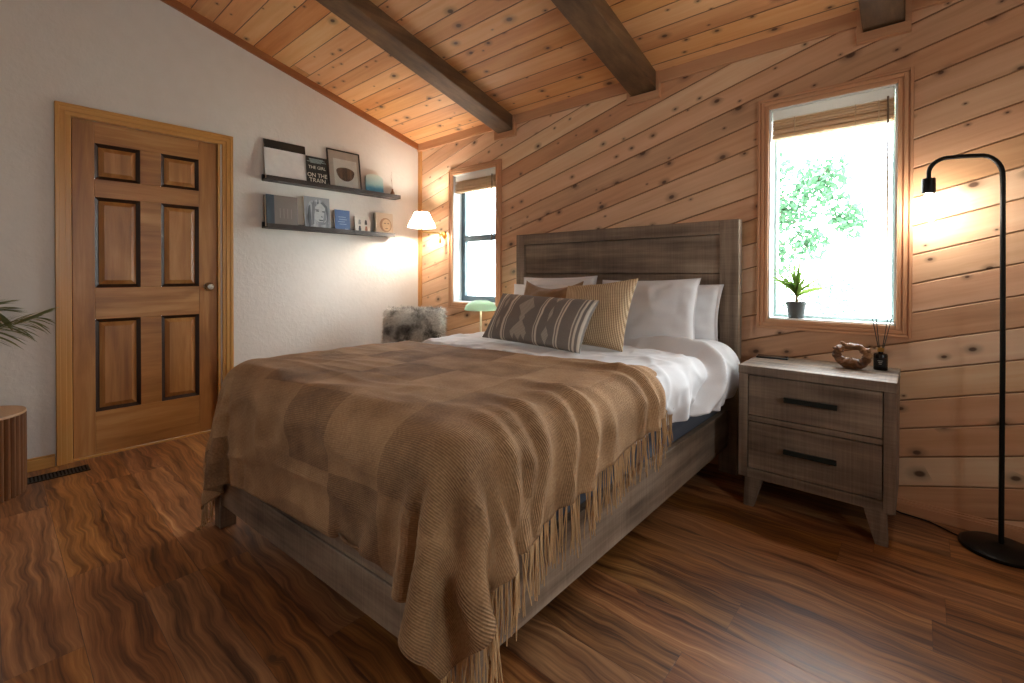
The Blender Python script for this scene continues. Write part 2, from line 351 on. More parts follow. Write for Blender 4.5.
def obj(name, mb, mat, parent=None, loc=None, smooth=False, bevel=0, subd=0, solid=0, local=False):
    me = bpy.data.meshes.new(name)
    o = bpy.data.objects.new(name, me); col.objects.link(o)
    base = Vector((0, 0, 0))
    if parent is not None:
        o.parent = parent
        if not local:
            q = parent
            while q: base = base+q.location; q = q.parent
    elif loc is not None:
        o.location = loc; base = Vector(loc) if not local else base
    me.from_pydata([tuple(Vector(p)-base) for p in mb.v], [], mb.f)
    uvl = me.uv_layers.new(name='UVMap')
    idx = np.zeros(len(me.loops), int); me.loops.foreach_get('vertex_index', idx)
    uvl.data.foreach_set('uv', np.array(mb.uv, float)[idx].ravel())
    for m_ in (mat if isinstance(mat, (list, tuple)) else [mat]): me.materials.append(m_)
    me.validate(); me.update()
    import bmesh
    bm = bmesh.new(); bm.from_mesh(me)
    if smooth == 'weld': bmesh.ops.remove_doubles(bm, verts=bm.verts, dist=1e-5)
    bmesh.ops.recalc_face_normals(bm, faces=bm.faces); bm.to_mesh(me); bm.free()
    if smooth:
        me.polygons.foreach_set('use_smooth', [True]*len(me.polygons)); me.set_sharp_from_angle(angle=rad(42))
    if bevel:
        b = o.modifiers.new('bevel', 'BEVEL'); b.width = bevel; b.segments = 2; b.limit_method = 'ANGLE'
    if solid:
        b = o.modifiers.new('solid', 'SOLIDIFY'); b.thickness = solid; b.offset = -1
    if subd:
        b = o.modifiers.new('subd', 'SUBSURF'); b.levels = subd; b.render_levels = subd
    return o
def thing(name, label, cat, loc=(0, 0, 0), group=None, rot=None):
    o = bpy.data.objects.new(name, None); col.objects.link(o); o.location = loc; o['label'] = label; o['category'] = cat
    o.empty_display_size = .1
    if rot: o.rotation_euler = rot
    if group: o['group'] = group
    return o
def tag(o, label, cat, group=None, kind=None):
    o['label'] = label; o['category'] = cat
    if group: o['group'] = group
    if kind: o['kind'] = kind
    return o
def struct(o, label, cat): return tag(o, label, cat, kind='structure')
def copy_thing(r, loc, label, group=None):
    c = r.copy(); col.objects.link(c); c.location = loc; c['label'] = label
    if group: c['group'] = group
    def rec(src, dst):
        for ch in list(src.children):
            d = ch.copy(); col.objects.link(d); d.parent = dst; rec(ch, d)
    rec(r, c); return c

# ------------------------------------------------------------------ room shell
ZC, SL = 2.385, .268
def zc(y): return ZC-SL*y
X1, Y0 = 5.4, -5.2
m = MB().box(-.16, X1+.16, Y0-.16, .16, -.08, 0)
struct(obj('floor', m, M['floor']), 'dark acacia plank floor running towards the left wall', 'floor')
# left wall with door opening
DY0, DY1, DZ = -2.515, -1.735, 2.035
def wallpoly(mb, ys, x0, x1, zb=0):
    (a, b) = ys
    mb.hexa([(x0, a, zb), (x1, a, zb), (x1, b, zb), (x0, b, zb)], [(x0, a, zc(a)+.03), (x1, a, zc(a)+.03), (x1, b, zc(b)+.03), (x0, b, zc(b)+.03)])
m = MB(); LW = (-4.4, -3.65, 1.15, 2.05)  # LW: opening for an added window, out of view, that lets in fill light
wallpoly(m, (Y0, LW[0]), -.14, 0); wallpoly(m, (LW[1], DY0), -.14, 0); wallpoly(m, (LW[0], LW[1]), -.14, 0, LW[3]); m.box(-.14, 0, LW[0], LW[1], 0, LW[2]); wallpoly(m, (DY1, 0), -.14, 0); wallpoly(m, (DY0, DY1), -.14, 0, DZ)
struct(obj('wall_left', m, M['plaster']), 'white textured plaster wall with the panelled door', 'wall')
# back wall with two windows
WIN = [(.508, 1.052, .858, 2.015), (3.097, 3.637, .868, 2.006)]
m = MB(); xs = [0]+[q for w in WIN for q in w[:2]]+[X1]
top = zc(0)+.04
for i in range(0, 6, 2): m.box(xs[i]-(.14 if i == 0 else 0), xs[i+1]+(.14 if i == 4 else 0), 0, .16, 0, top)
for w in WIN: m.box(w[0], w[1], 0, .16, 0, w[2]); m.box(w[0], w[1], 0, .16, w[3], top)
struct(obj('wall_back', m, M['wallwood']), 'knotty cedar wall of diagonal planks behind the headboard', 'wall')
# right wall opened for an added fill-light window, front wall
RW = (-2.35, -1.75, 1.1, 1.9)
m = MB()
wallpoly(m, (Y0, RW[0]), X1, X1+.14); wallpoly(m, (RW[1], 0), X1, X1+.14); wallpoly(m, (RW[0], RW[1]), X1, X1+.14, RW[3])
m.box(X1, X1+.14, RW[0], RW[1], 0, RW[2])
struct(obj('wall_right', m, M['white_paint']), 'plain pale side wall with an added fill-light window', 'wall')
m = MB().box(-.14, X1+.14, Y0-.14, Y0, 0, zc(Y0)+.03)
struct(obj('wall_front', m, M['white_paint']), 'plain pale wall opposite the headboard', 'wall')
ya, yb = Y0-.14, .75
m = MB().hexa([(-.16, ya, zc(ya)), (X1+.16, ya, zc(ya)), (X1+.16, .16, zc(.16)), (-.16, .16, zc(.16))],
              [(-.16, ya, zc(ya)+.12), (X1+.16, ya, zc(ya)+.12), (X1+.16, .16, zc(.16)+.12), (-.16, .16, zc(.16)+.12)])
struct(obj('ceiling', m, M['ceilwood']), 'sloping knotty pine plank ceiling', 'ceiling')
# beams
BX = [(1.072, 1.252, 'leftmost dark stained beam under the plank ceiling, ending right of the small window'), (2.28, 2.46, 'dark stained ceiling beam ending above the headboard, a bolt near its end'), (3.502, 3.66, 'dark stained ceiling beam ending above the plant window')]
for (a, b, lab) in BX:
    m = MB(); d = .105; y1, y0 = 0.0, Y0
    m.hexa([(a, y0, zc(y0)-d), (b, y0, zc(y0)-d), (b, y1, zc(y1)-d), (a, y1, zc(y1)-d)], [(a, y0, zc(y0)+.02), (b, y0, zc(y0)+.02), (b, y1, zc(y1)+.02), (a, y1, zc(y1)+.02)])
    o = obj('ceiling_beam', m, M['beam_y'], loc=((a+b)/2, 0, zc(0)-d), bevel=.006); struct(o, lab, 'beam')
# crown trim along the back wall, boxed under the beams
m = MB(); tz0, tz1 = 2.318, 2.40
edges = [0.0]+[q for (a, b, _) in BX for q in (a-.022, b+.022)]+[X1]
for i in range(0, len(edges), 2): m.box(edges[i], edges[i+1], -.024, 0, tz0, tz1)
for (a, b, _) in BX:
    m.box(a-.022, b+.022, -.03, 0, 2.228, 2.275); m.box(a-.022, a, -.03, 0, 2.275, tz1); m.box(b, b+.022, -.03, 0, 2.275, tz1)
struct(obj('trim_1', m, M['cedar_x'], bevel=.002), 'cedar crown trim stepping down under each beam', 'trim')
# gable trim on left wall
m = MB(); a, b = Y0, -.0
m.hexa([(0, a, zc(a)-.055), (.018, a, zc(a)-.055), (.018, b, zc(b)-.055), (0, b, zc(b)-.055)], [(0, a, zc(a)+.01), (.018, a, zc(a)+.01), (.018, b, zc(b)+.01), (0, b, zc(b)+.01)])
M['gable'] = grainwood('gable_trim_wood', 'y', ['#7a4624', '#985d34', '#b07746'], 1, 34, .7, .45)
struct(obj('trim_2', m, M['gable']), 'reddish trim strip along the sloping top of the white wall', 'trim')
m = MB().box(0, .045, -.014, 0, .0, tz0)
struct(obj('trim_3', m, M['trim_z']), 'narrow vertical wood strip in the corner of the room', 'trim')
m = MB()
for (a, b) in ((Y0, -2.575), (-1.655, 0)):
    m.box(0, .014, a, b, 0, .06); m.box(0, .009, a, b, .06, .072)
struct(obj('baseboard_left', m, M['casing_y'], bevel=.002), 'honey wood baseboard along the white wall', 'baseboard')
m = MB(); m.box(.014, X1, -.016, 0, 0, .045); m.box(.014, X1, -.011, 0, .045, .056); m.box(.014, X1, -.006, 0, .056, .064)
struct(obj('baseboard_back', m, M['cedar_x'], bevel=.0015), 'cedar baseboard along the plank wall', 'baseboard')

# ------------------------------------------------------------------ door
D = thing('door_1', 'brown six panel wooden door in the white wall', 'door', (0, -2.125, 0)); D['kind'] = 'structure'
sx0, sx1 = -.055, -.015
sy0, sy1, sz0, sz1 = -2.497, -1.752, .012, 2.022
cols_ = [(-2.398, -2.18), (-2.072, -1.86)]; rows = [(.268, .83), (1.022, 1.57), (1.68, 1.895)]
m = MB()      # stiles
for a, b in ((sy0, cols_[0][0]), (cols_[1][1], sy1)): m.box(sx0, sx1, a, b, sz0, sz1)
obj('door_stile', m, M['door_z'], D, bevel=.002)
m = MB()
for a, b in ((sz0, rows[0][0]), (rows[0][1], rows[1][0]), (rows[1][1], rows[2][0]), (rows[2][1], sz1)): m.box(sx0+.0005, sx1-.0005, cols_[0][0], cols_[1][1], a, b)
for a, b in rows: m.box(sx0, sx1-.0008, cols_[0][1], cols_[1][0], a, b)
obj('door_rail', m, M['door_y'], D, bevel=.002)
for (a, b) in cols_:
    for (c, d) in rows:
        m = MB(); e = .02
        # dark moulding frame: sloped ring
        fr = [(a, c), (b, c), (b, d), (a, d)]; inn = [(a+e, c+e), (b-e, c+e), (b-e, d-e), (a+e, d-e)]
        vs = [(sx1-.003, y, z) for y, z in fr]+[(sx1-.017, y, z) for y, z in inn]
        m.add(vs, [(i, (i+1) % 4, 4+(i+1) % 4, 4+i) for i in range(4)])
        vs = [(sx1-.017, y, z) for y, z in inn]; 
        mo = obj('panel_moulding', m, M['door_groove'], D)
        m = MB(); e2 = e; e3 = .045
        i1 = [(a+e2, c+e2), (b-e2, c+e2), (b-e2, d-e2), (a+e2, d-e2)]; i2 = [(a+e3, c+e3), (b-e3, c+e3), (b-e3, d-e3), (a+e3, d-e3)]
        vs = [(sx1-.017, y, z) for y, z in i1]+[(sx1-.005, y, z) for y, z in i2]
        m.add(vs, [(i, (i+1) % 4, 4+(i+1) % 4, 4+i) for i in range(4)]+[(4, 5, 6, 7)])
        obj('door_panel', m, M['door_z'], D)
m = MB()
def casing(mb, y0, y1, z1, wd, x):    # profiled: three steps
    for k, (o0, o1, t) in enumerate(((0, wd, .010), (.0, wd*.62, .016), (.0, wd*.28, .020))):
        # outer edge thick
        mb.box(x, x+t, y0+o0, y0+o1, 0, z1-wd if k < 0 else z1)
        mb.box(x, x+t, y1-o1, y1-o0, 0, z1)
ow = .068
m = MB()
for (o1, t) in ((ow, .011), (ow*.66, .017), (ow*.3, .021)):
    m.box(0, t, -2.571, -2.571+o1, 0, 2.092-.0); m.box(0, t, -1.656-o1, -1.656, 0, 2.092)
obj('door_casing', m, M['casing_z'], D, bevel=.003)
m = MB()
for (o1, t) in ((ow, .0115), (ow*.66, .0175), (ow*.3, .0215)): m.box(0, t, -2.570, -1.657, 2.0925-o1, 2.0925)
obj('door_casing', m, M['casing_y'], D, bevel=.003)
m = MB(); m.box(-.13, .004, DY0, DY0+.014, 0, DZ); m.box(-.13, .004, DY1-.014, DY1, 0, DZ); m.box(-.13, .004, DY0, DY1, DZ-.012, DZ); m.box(-.1, sx0-.001, DY0+.014, DY0+.03, 0, DZ-.012); m.box(-.1, sx0-.001, DY1-.03, DY1-.014, 0, DZ-.012)
obj('door_jamb', m, M['casing_z'], D)
obj('light_stop_strip', MB().box(-.13, .0, DY0+.014, DY1-.014, 0, .0105), M['casing_y'], D)  # strip added to stop light leaking in under the door
kn = MB().lathe([(.0, .055), (.018, .054), (.026, .045), (.027, .034), (.018, .022), (.011, .016), (.011, .004)], (sx1+.002, -1.806, 1.018), 24, 'x')
k_ = obj('door_knob', kn, M['chrome'], D, smooth=True); k_['label'] = 'round brushed metal knob'
obj('rose', MB().lathe([(.0, .008), (.026, .007), (.031, 0)], (sx1, -1.806, 1.018), 24, 'x'), M['chrome'], k_, smooth=True)

# ------------------------------------------------------------------ windows
def window(i, w, outer, sashw, sash_m, rail, label):
    x0, x1, z0, z1 = w; ox0, ox1, oz0, oz1 = outer
    W = thing('window_%d' % i, label, 'window', ((x0+x1)/2, 0, z0)); W['kind'] = 'structure'
    m = MB()
    wd = min(x0-ox0, oz1-z1)
    steps = ((0, .22, .021), (.22, .32, .011), (.32, .60, .017), (.60, .70, .009), (.70, 1.0, .013))
    def ringbox(sd, a, b, t):
        k = {'l': (ox0, x0), 'r': (ox1, x1), 't': (oz1, z1), 'b': (oz0, z0)}
        def at(q, f): return k[q][0]+(k[q][1]-k[q][0])*f
        if sd in 'lr': lo, hi = sorted((at(sd, a), at(sd, b))); m.box(lo, hi, -t, 0, at('b', a), at('t', a))
        else: lo, hi = sorted((at(sd, a), at(sd, b))); m.box(at('l', b)+.0003, at('r', b)-.0003, -t, 0, lo, hi)
    for a_, b_, t in steps: ringbox('l', a_, b_, t); ringbox('r', a_, b_, t)
    obj('window_casing', m, M['cedar_z'], W, bevel=.0015)
    m = MB()
    for a_, b_, t in steps: ringbox('t', a_, b_, t); ringbox('b', a_, b_, t)
    obj('window_casing', m, M['cedar_x'], W, bevel=.0015)
    m = MB(); t = .008
    m.box(x0, x0+t, 0, .15, z0, z1); m.box(x1-t, x1, 0, .15, z0, z1); m.box(x0, x1, 0, .15, z1-t, z1); m.box(x0, x1, 0, .15, z0, z0+t)
    obj('jamb_liner', m, M['vinyl'], W)
    m = MB(); a, b, c, d = x0+t, x1-t, z0+t, z1-t; s = sashw
    m.box(a, a+s, .095, .135, c, d); m.box(b-s, b, .095, .135, c, d); m.box(a+s, b-s, .095, .135, c, c+s*1.1); m.box(a+s, b-s, .095, .135, d-s*1.4, d)
    obj('sash_frame', m, sash_m, W, bevel=.002)
    if rail: obj('meeting_rail', MB().box(a+s, b-s, .085, .14, rail-.028, rail+.024).box(a+s, b-s, .075, .085, rail-.008, rail+.004), sash_m, W, bevel=.002)
    g = obj('window_pane', MB().box(a+s*.5, b-s*.5, .112, .116, c+s*.5, d-s*.5), M['glass'], W)
    return W
window(1, WIN[0], (.463, 1.115, .802, 2.067), .046, M['sash'], 1.44, 'small sash window left of the headboard')
window(2, WIN[1], (3.046, 3.694, .817, 2.060), .014, M['sash_shaded'], None, 'single pane window above the nightstand')
FILL_R = thing('window_3', 'unseen window added to the pale side wall for fill light', 'window', (X1, (RW[0]+RW[1])/2, RW[2])); FILL_R['kind'] = 'structure'  # added out of view, only to bring fill light from the right
m = MB(); a, b, c, d = RW; s = .05
m.box(X1+.04, X1+.1, a, a+s, c, d).box(X1+.04, X1+.1, b-s, b, c, d).box(X1+.04, X1+.1, a, b, c, c+s).box(X1+.04, X1+.1, a, b, d-s, d).box(X1+.04, X1+.1, (a+b)/2-.025, (a+b)/2+.025, c, d)
obj('sash_frame', m, M['vinyl'], FILL_R); obj('window_pane', MB().box(X1+.068, X1+.072, a+.02, b-.02, c+.02, d-.02), M['glass'], FILL_R)

FILL_L = thing('window_4', 'unseen fill-light window added in the white plaster wall beyond the palm', 'window', (0, (LW[0]+LW[1])/2, LW[2])); FILL_L['kind'] = 'structure'  # added behind the palm to light the bed foot from the left
m = MB(); a, b, c, d = LW; s = .05
m.box(-.1, -.04, a, a+s, c, d).box(-.1, -.04, b-s, b, c, d).box(-.1, -.04, a, b, c, c+s).box(-.1, -.04, a, b, d-s, d)
obj('sash_frame', m, M['vinyl'], FILL_L); obj('window_pane', MB().box(-.072, -.068, a+.02, b-.02, c+.02, d-.02), M['glass'], FILL_L)
m = MB(); m.box(0, .02, a-.07, a, c-.07, d+.07).box(0, .02, b, b+.07, c-.07, d+.07); obj('window_casing', m, M['casing_z'], FILL_L, bevel=.002)
m = MB(); m.box(0, .02, a, b, c-.07, c).box(0, .02, a, b, d, d+.07); obj('window_casing', m, M['casing_y'], FILL_L, bevel=.002)
# blinds
def blind(w, label, wandx, wandz, ladders):
    x0, x1, z0, z1 = w; B = thing('window_blind', label, 'blind', ((x0+x1)/2, .03, z1-.16))
    a, b = x0+.014, x1-.014
    obj('headrail', MB().box(a, b, .012, .055, z1-.058, z1-.0085), M['blind_white'], B, bevel=.003)
    k = 0; z = z1-.155; n = 9
    m = MB()
    for i in range(n):
        zz = z+.008+i*.0098; tl = .003*math.sin(i*1.7)
        m.hexa([(a, .01, zz+tl), (b, .01, zz+tl), (b, .056, zz-tl), (a, .056, zz-tl)], [(a, .01, zz+tl+.0045), (b, .01, zz+tl+.0045), (b, .056, zz-tl+.0045), (a, .056, zz-tl+.0045)])
    obj('slat_stack', m, M['blind_slat'], B)
    obj('bottom_rail', MB().box(a, b, .008, .058, z-.006, z+.006), M['blind_slat'], B, bevel=.002)
    for lx in ladders:
        m = MB()
        m.tube([(lx, .006, z1-.06), (lx+.002, .004, z1-.1), (lx, .006, z-.008)], .0022, 6); obj('ladder_cord', m, M['cord'], B)
    obj('wand', MB().tube([(wandx, .004, z1-.05), (wandx+.001, .002, z1-.3), (wandx+.002, .0, wandz)], .0042, 8), M['wand'], B, smooth=True)
    return B
blind(WIN[1], 'tan slatted blind raised to the top of the plant window', 3.600, 1.28, (3.215, 3.475, 3.565))
blind(WIN[0], 'tan slatted blind raised to the top of the small window beside the wall lamp', .995, 1.33, (.63, .93))

# ------------------------------------------------------------------ outside
m = MB().box(-14, 22, .3, 34, -.6, -.5)
struct(obj('ground_outside', m, M['ground']), 'pale sunlit ground outside the windows', 'ground')
def tree(loc, h, clusters, nleaf, label, seed, ls=.07):
    r = random.Random(seed); T = thing('leafy_tree', label, 'tree', loc, group='trees outside the windows')
    x, y, z = loc
    br = MB(); br.tube([(x, y, z), (x+.05, y, z+h*.4), (x-.05, y+.05, z+h*.75), (x+.02, y, z+h)], [.07, .055, .04, .02], 10)
    for (cx, cy, cz, cr) in clusters:
        s0 = Vector((x, y, z+min(h*.95, max(.3, (cz-z)-.5))))
        e0 = Vector((cx, cy, cz)); mid = s0.lerp(e0, .5)+Vector((r.uniform(-.1, .1), 0, r.uniform(.02, .15)))
        br.tube([s0, mid, e0], [.022, .014, .006], 7)
        for _ in range(5):
            e1 = e0+Vector([r.uniform(-1, 1)*cr for _ in range(3)]); br.tube([mid.lerp(e0, r.uniform(.3, 1)), e1], [.007, .003], 5)
    obj('trunk', br, M['bark'], T, smooth=True)
    lf = MB()
    tot = sum(c[3]**2 for c in clusters)
    for (cx, cy, cz, cr) in clusters:
        for _ in range(int(nleaf*cr*cr/tot)):
            d = Vector((r.gauss(0, 1), r.gauss(0, 1), r.gauss(0, 1))).normalized()*cr*(r.random()**.5)
            p = Vector((cx, cy, cz))+d; L = ls*r.uniform(.6, 1.3); a = Vector((r.gauss(0, 1), r.gauss(0, 1), r.gauss(-.3, .7))).normalized()
            bvec = a.cross(Vector((r.gauss(0, 1), r.gauss(0, 1), r.gauss(0, 1)))).normalized()
            nn = a.cross(bvec)*.06*L
            lf.add([p, p+a*L*.35+bvec*L*.24+nn, p+a*L*.7+bvec*L*.17, p+a*L, p+a*L*.7-bvec*L*.17, p+a*L*.35-bvec*L*.24+nn], [(0, 1, 2, 3), (0, 3, 4, 5)])
    obj('crown', lf, M['treeleaf'], T)
    return T
tree((1.9, 4.6, -.5), 3.4, [(2.75, 4.3, 2.35, .36), (2.35, 4.4, 2.0, .34), (3.0, 4.5, 1.85, .25), (2.1, 4.5, 1.4, .3), (2.6, 4.4, 1.55, .25), (2.0, 4.6, 2.6, .4)], 2600, 'slender leafy tree seen through the plant window, on its left side', 3, .095)
tree((.9, 7.2, -.5), 3.6, [(1.6, 7.0, 1.2, .5), (2.5, 7.0, .9, .45), (1.2, 7.2, 1.9, .5), (1.9, 7.2, .5, .5), (2.6, 7.1, .4, .4)], 900, 'sparse tree further off behind the slender leafy one, seen through the plant window', 5, .09)

# ------------------------------------------------------------------ bed frame
BED = thing('bed', 'weathered grey wooden bed with a tall plank headboard against the cedar wall', 'bed', (2.165, -1.1, 0))
hx0, hx1, hz = 1.36, 2.974, 1.415
m = MB()
for i in range(1): m.box(hx0+.075, hx1-.1, -.04, -.036, .3, hz-.01)
HB = obj('headboard', m, M['grey_x'], BED)
for a, b in ((hx0, hx0+.075), (hx1-.1, hx1)): obj('stile', MB().box(a, b, -.10, -.035, .0, hz), M['grey_z'], HB, bevel=.003)
obj('top_rail', MB().box(hx0+.075, hx1-.1, -.0995, -.036, hz-.078, hz), M['grey_x'], HB, bevel=.003)
zs = [.30, .52, .74, .925, 1.115, hz-.078]
m = MB()
for i in range(5): m.box(hx0+.075, hx1-.1, -.078+.003*(i % 2), -.0405, zs[i]+.002, zs[i+1]-.002)
obj('plank_panel', m, M['grey_x'], HB, bevel=.003)
for x0, x1 in ((1.40, 1.43), (2.894, 2.924)):
    obj('side_rail', MB().box(x0, x1, -2.10, -.1, .153, .354), M['grey_y'], BED, bevel=.003)
def fy(x): return -2.165+(x-1.40)/1.52*.095
def fbox(mb, x0, x1, z0, z1, d0=0, d1=.045):
    mb.hexa([(x0, fy(x0)+d0, z0), (x1, fy(x1)+d0, z0), (x1, fy(x1)+d1, z0), (x0, fy(x0)+d1, z0)], [(x0, fy(x0)+d0, z1), (x1, fy(x1)+d0, z1), (x1, fy(x1)+d1, z1), (x0, fy(x0)+d1, z1)])
FB = obj('footboard', (lambda q: (fbox(q, 1.46, 2.875, .105, .235), fbox(q, 1.46, 2.875, .242, .385), q)[-1])(MB()), M['grey_x'], BED, bevel=.003)
for x0, x1 in ((1.40, 1.46), (2.875, 2.928)):
    q = MB(); fbox(q, x0, x1, .0, .385, -.004, .06); obj('leg', q, M['grey_z'], BED, bevel=.003)
m = MB()
for i in range(12): m.box(1.43, 2.894, -1.98+i*.165, -1.90+i*.165, .17, .188)
obj('slat', m, M['trim_x'], BED)
o = obj('box_spring', MB().box(1.435, 2.889, -2.06, -.11, .19, .43), M['boxspring'], loc=(2.16, -1.1, .19), bevel=.03); tag(o, 'dark slate box spring lying inside the wooden bed frame', 'box spring')
o.modifiers['bevel'].segments = 4
o = obj('mattress', MB().box(1.425, 2.905, -2.05, -.115, .432, .672), M['sheet'], loc=(2.16, -1.1, .432), bevel=.07); tag(o, 'mattress under the white duvet, its white sheet showing beside the headboard', 'mattress')
o.modifiers['bevel'].segments = 5; o.data.polygons.foreach_set('use_smooth', [True]*6)

# ------------------------------------------------------------------ duvet (surface follows the bed body)
XC, HA, ZT, RR = 2.168, .79, .705, .11
def prof(s):        # across the bed: returns x, z, nx, nz
    a = abs(s); sg = 1 if s >= 0 else -1; f = HA-RR; q = RR*PI/2
    if a <= f: return XC+s, ZT, 0, 1
    if a <= f+q:
        t = (a-f)/RR; return XC+sg*(f+RR*math.sin(t)), ZT-RR+RR*math.cos(t), sg*math.sin(t), math.cos(t)
    return XC+sg*HA, ZT-RR-(a-f-q), sg, 0
def nz3(x, y, z): return mnoise.noise(Vector((x, y, z)))
m = MB(); pts = []; uvs = []
SMAX = HA-RR+RR*PI/2+.115
NS, NY = 190, 150
for i in range(NS):
    s = -SMAX+2*SMAX*i/(NS-1); row = []; ur = []
    for j in range(NY):
        y = -2.09+(2.09-.20)*j/(NY-1)
        x, z, nx, nz_ = prof(s)
        side = max(0, (abs(s)-(HA-RR))/(SMAX-(HA-RR)))
        sp = max(0, s)/SMAX
        yf = -.40-.05*sp-.26*max(0, (s-.72)/(SMAX-.72))**1.2 + .02*math.sin(5*s) - .03*max(0, -s)
        e = (y-yf)
        fold = 0
        if e > -.03:
            t = min(1, (e+.03)/.06); fold = .045*(t*t*(3-2*t)) + .028*math.exp(-((e-.035)/.035)**2)
        th = .0 + fold - .016*math.exp(-((e+.035)/.022)**2)
        w = .014*nz3(s*2.2, y*2.2, 1)+.008*nz3(s*6, y*5, 4)+.004*nz3(s*15, y*11, 9)+.007*math.exp(-(abs(nz3(s*4+y*3, y*3-s*2, 21))/.10)**2)+.005*math.exp(-(abs(nz3(s*9-y*4, y*5+s*3, 23))/.12)**2)
        crease = .012*side*math.sin(y*21+3*nz3(y*3, s, 2)+1.0*s)*(1 if y > -1.6 else .3)+.006*side*math.sin(y*47+s*4)
        diag = -.006*abs(nz3(s*3+y*2.0, y*6-s*2, 11))
        if y < -1.05: w = min(0, w)*.6-.006-.010; diag *= .3; crease = -abs(crease)*.4; 
        d = th+w+crease+diag
        # bulge of side drape and soft edge at foot
        if y < -1.99:
            t = min(1, (-1.99-y)/.10); z -= .09*t*t*1.0*(1-side*.6)
        hem = side**3*(.02*nz3(y*2.5, 3, 1)+.012*nz3(y*7, 1, 1))
        if e > 0: hem += side**2*(-.02+.02*min(1, e/.2))
        if y > -.34: zlift = side**2*.05*((y+.34)/.14)
        else: zlift = 0
        d += .03*side*(1-side)*2*(1 if y > -1.05 else 0)
        row.append((x+nx*d, y+ (0.02*side*nz3(s*3, y*3, 5)), z+nz_*d-hem+zlift)); ur.append((s, y))
    pts.append(row); uvs.append(ur)
m.grid(pts, uvs)
DV = obj('duvet', m, M['linen'], loc=(2.16, -1.1, .7), smooth=True, solid=.012, subd=1)
tag(DV, 'white cotton duvet, its top edge folded back, hanging over the bed side', 'duvet')

# ------------------------------------------------------------------ throw blanket: cloth settling over the bed
def sim_throw():
    h = .0186; NA, NB, FR = 110, 79, 8
    th = rad(7.5)
    hB = np.ones(NA); hB = h*(1-.11*np.linspace(0, 1, NA)); LB = hB[:, None, None]
    ca = np.array([-math.cos(th), -math.sin(th)]); cb = np.array([math.sin(th), -math.cos(th)])
    RH = np.array([3.06, -.93])
    N1 = NA+2*FR
    ia = np.arange(N1)-FR; ib = np.arange(NB)
    A, B = np.meshgrid(ia*h, ib*h, indexing='ij')
    right = np.clip(1-A/(.9), 0, 1)
    X = np.zeros((N1, NB, 3))
    # slightly gathered along the length near the right hem so that folds form there
    sq = 1-.03*right**1.5-.01
    Bq = B*sq*np.interp(A[:, :1], np.arange(NA)*h, hB/h)
    X[..., 0] = RH[0]+ca[0]*A+cb[0]*Bq; X[..., 1] = RH[1]+ca[1]*A+cb[1]*Bq
    X[..., 2] = .745+.01*np.sin(B*30+A*2.5+1.5*np.sin(A*4))*right+.004*rng.standard_normal(A.shape)
    P = X.copy(); V = np.zeros_like(X)
    body = slice(FR, FR+NA)
    inv = np.ones((N1, NB))
    def con(i0, i1, j0, j1, L, k, sel_i=None, sel_j=None):
        return (i0, i1, j0, j1, L, k)
    def solve(Pa, Pb, L, k):
        d = Pb-Pa; l = np.sqrt((d*d).sum(-1, keepdims=True))+1e-9
        c = d*((l-L)/l*(.5*k)); Pa += c; Pb -= c
    c0 = np.array([XC, -1.115]); hb = np.array([HA-.004, 1.03])-RR
    ztop = ZT+.006
    def collide(P, X):
        # rounded body
        mg = .008
        q0 = P[..., 0]-c0[0]; q1 = P[..., 1]-c0[1]
        dx = np.abs(q0)-hb[0]; dy = np.abs(q1)-hb[1]; dz = P[..., 2]-(ztop-RR)
        zz = np.maximum(dz, 0); xx = np.maximum(dx, 0); yy = np.maximum(dy, 0)
        dist = np.sqrt(xx*xx+yy*yy+zz*zz)+1e-9
        out = dist-RR-mg
        inside = (out < 0) & (P[..., 2] > .43)
        deep = (xx+yy+zz) < 1e-7
        n = np.stack([xx*np.sign(q0), yy*np.sign(q1), zz], -1)/dist[..., None]
        n[deep] = (0, 0, 1)
        out = np.where(deep, dz-RR-mg, out)
        corr = np.where(inside, -out, 0)[..., None]*n
        P += corr; hit = inside.copy()
        # lower frame
        x0, x1, y0, z1 = 1.385, 2.94, -2.185, .40
        yl = fyv(P[..., 0])-.012
        ins = (P[..., 0] > x0) & (P[..., 0] < x1) & (P[..., 1] > yl) & (P[..., 2] < .43)
        px1 = x1-P[..., 0]; px0 = P[..., 0]-x0; py = P[..., 1]-yl
        mn = np.minimum(np.minimum(px1, px0), py)
        a = ins & (mn == px1); P[..., 0] = np.where(a, x1, P[..., 0])
        a = ins & (mn == px0); P[..., 0] = np.where(a, x0, P[..., 0])
        a = ins & (mn == py); P[..., 1] = np.where(a, yl, P[..., 1])
        hit |= ins
        fl = P[..., 2] < .006; P[..., 2] = np.where(fl, .006, P[..., 2]); hit |= fl
        return hit
    def fyv(x): return -2.165+(x-1.40)/1.52*.095
    dt = .005; g = np.array([0, 0, -3.5])
    s2 = h*math.sqrt(2)
    for it in range(1000):
        V += g*dt; V *= .992
        Pv = P.copy(); P = P+V*dt
        for rep in range(4):
            for k in (0, 1):
                solve(P[k:N1-1:2], P[k+1:N1:2], h, 1.0)
                solve(P[body, k:NB-1:2], P[body, k+1:NB:2], LB, 1.0)
            for k in (0, 1):
                i = slice(FR+k, FR+NA-1, 2); i2 = slice(FR+k+1, FR+NA, 2)
                solve(P[i, :-1], P[i2, 1:], s2, .25); solve(P[i, 1:], P[i2, :-1], s2, .25)
            Q = P[body]
            for k in (0, 1):
                for q in (0, 1):
                    solve(Q[2*k+q:NA-2:4], Q[2*k+q+2:NA:4], 2*h, .02); solve(Q[:, 2*k+q:NB-2:4], Q[:, 2*k+q+2:NB:4], 2*LB, .02)
            hit = collide(P, Pv)
        V = (P-Pv)/dt
        V[hit] *= .80 if it < 40 else .25
    return P, FR, NA, NB, h
P, FR, NA, NB, h = sim_throw()
G = P[FR:FR+NA]
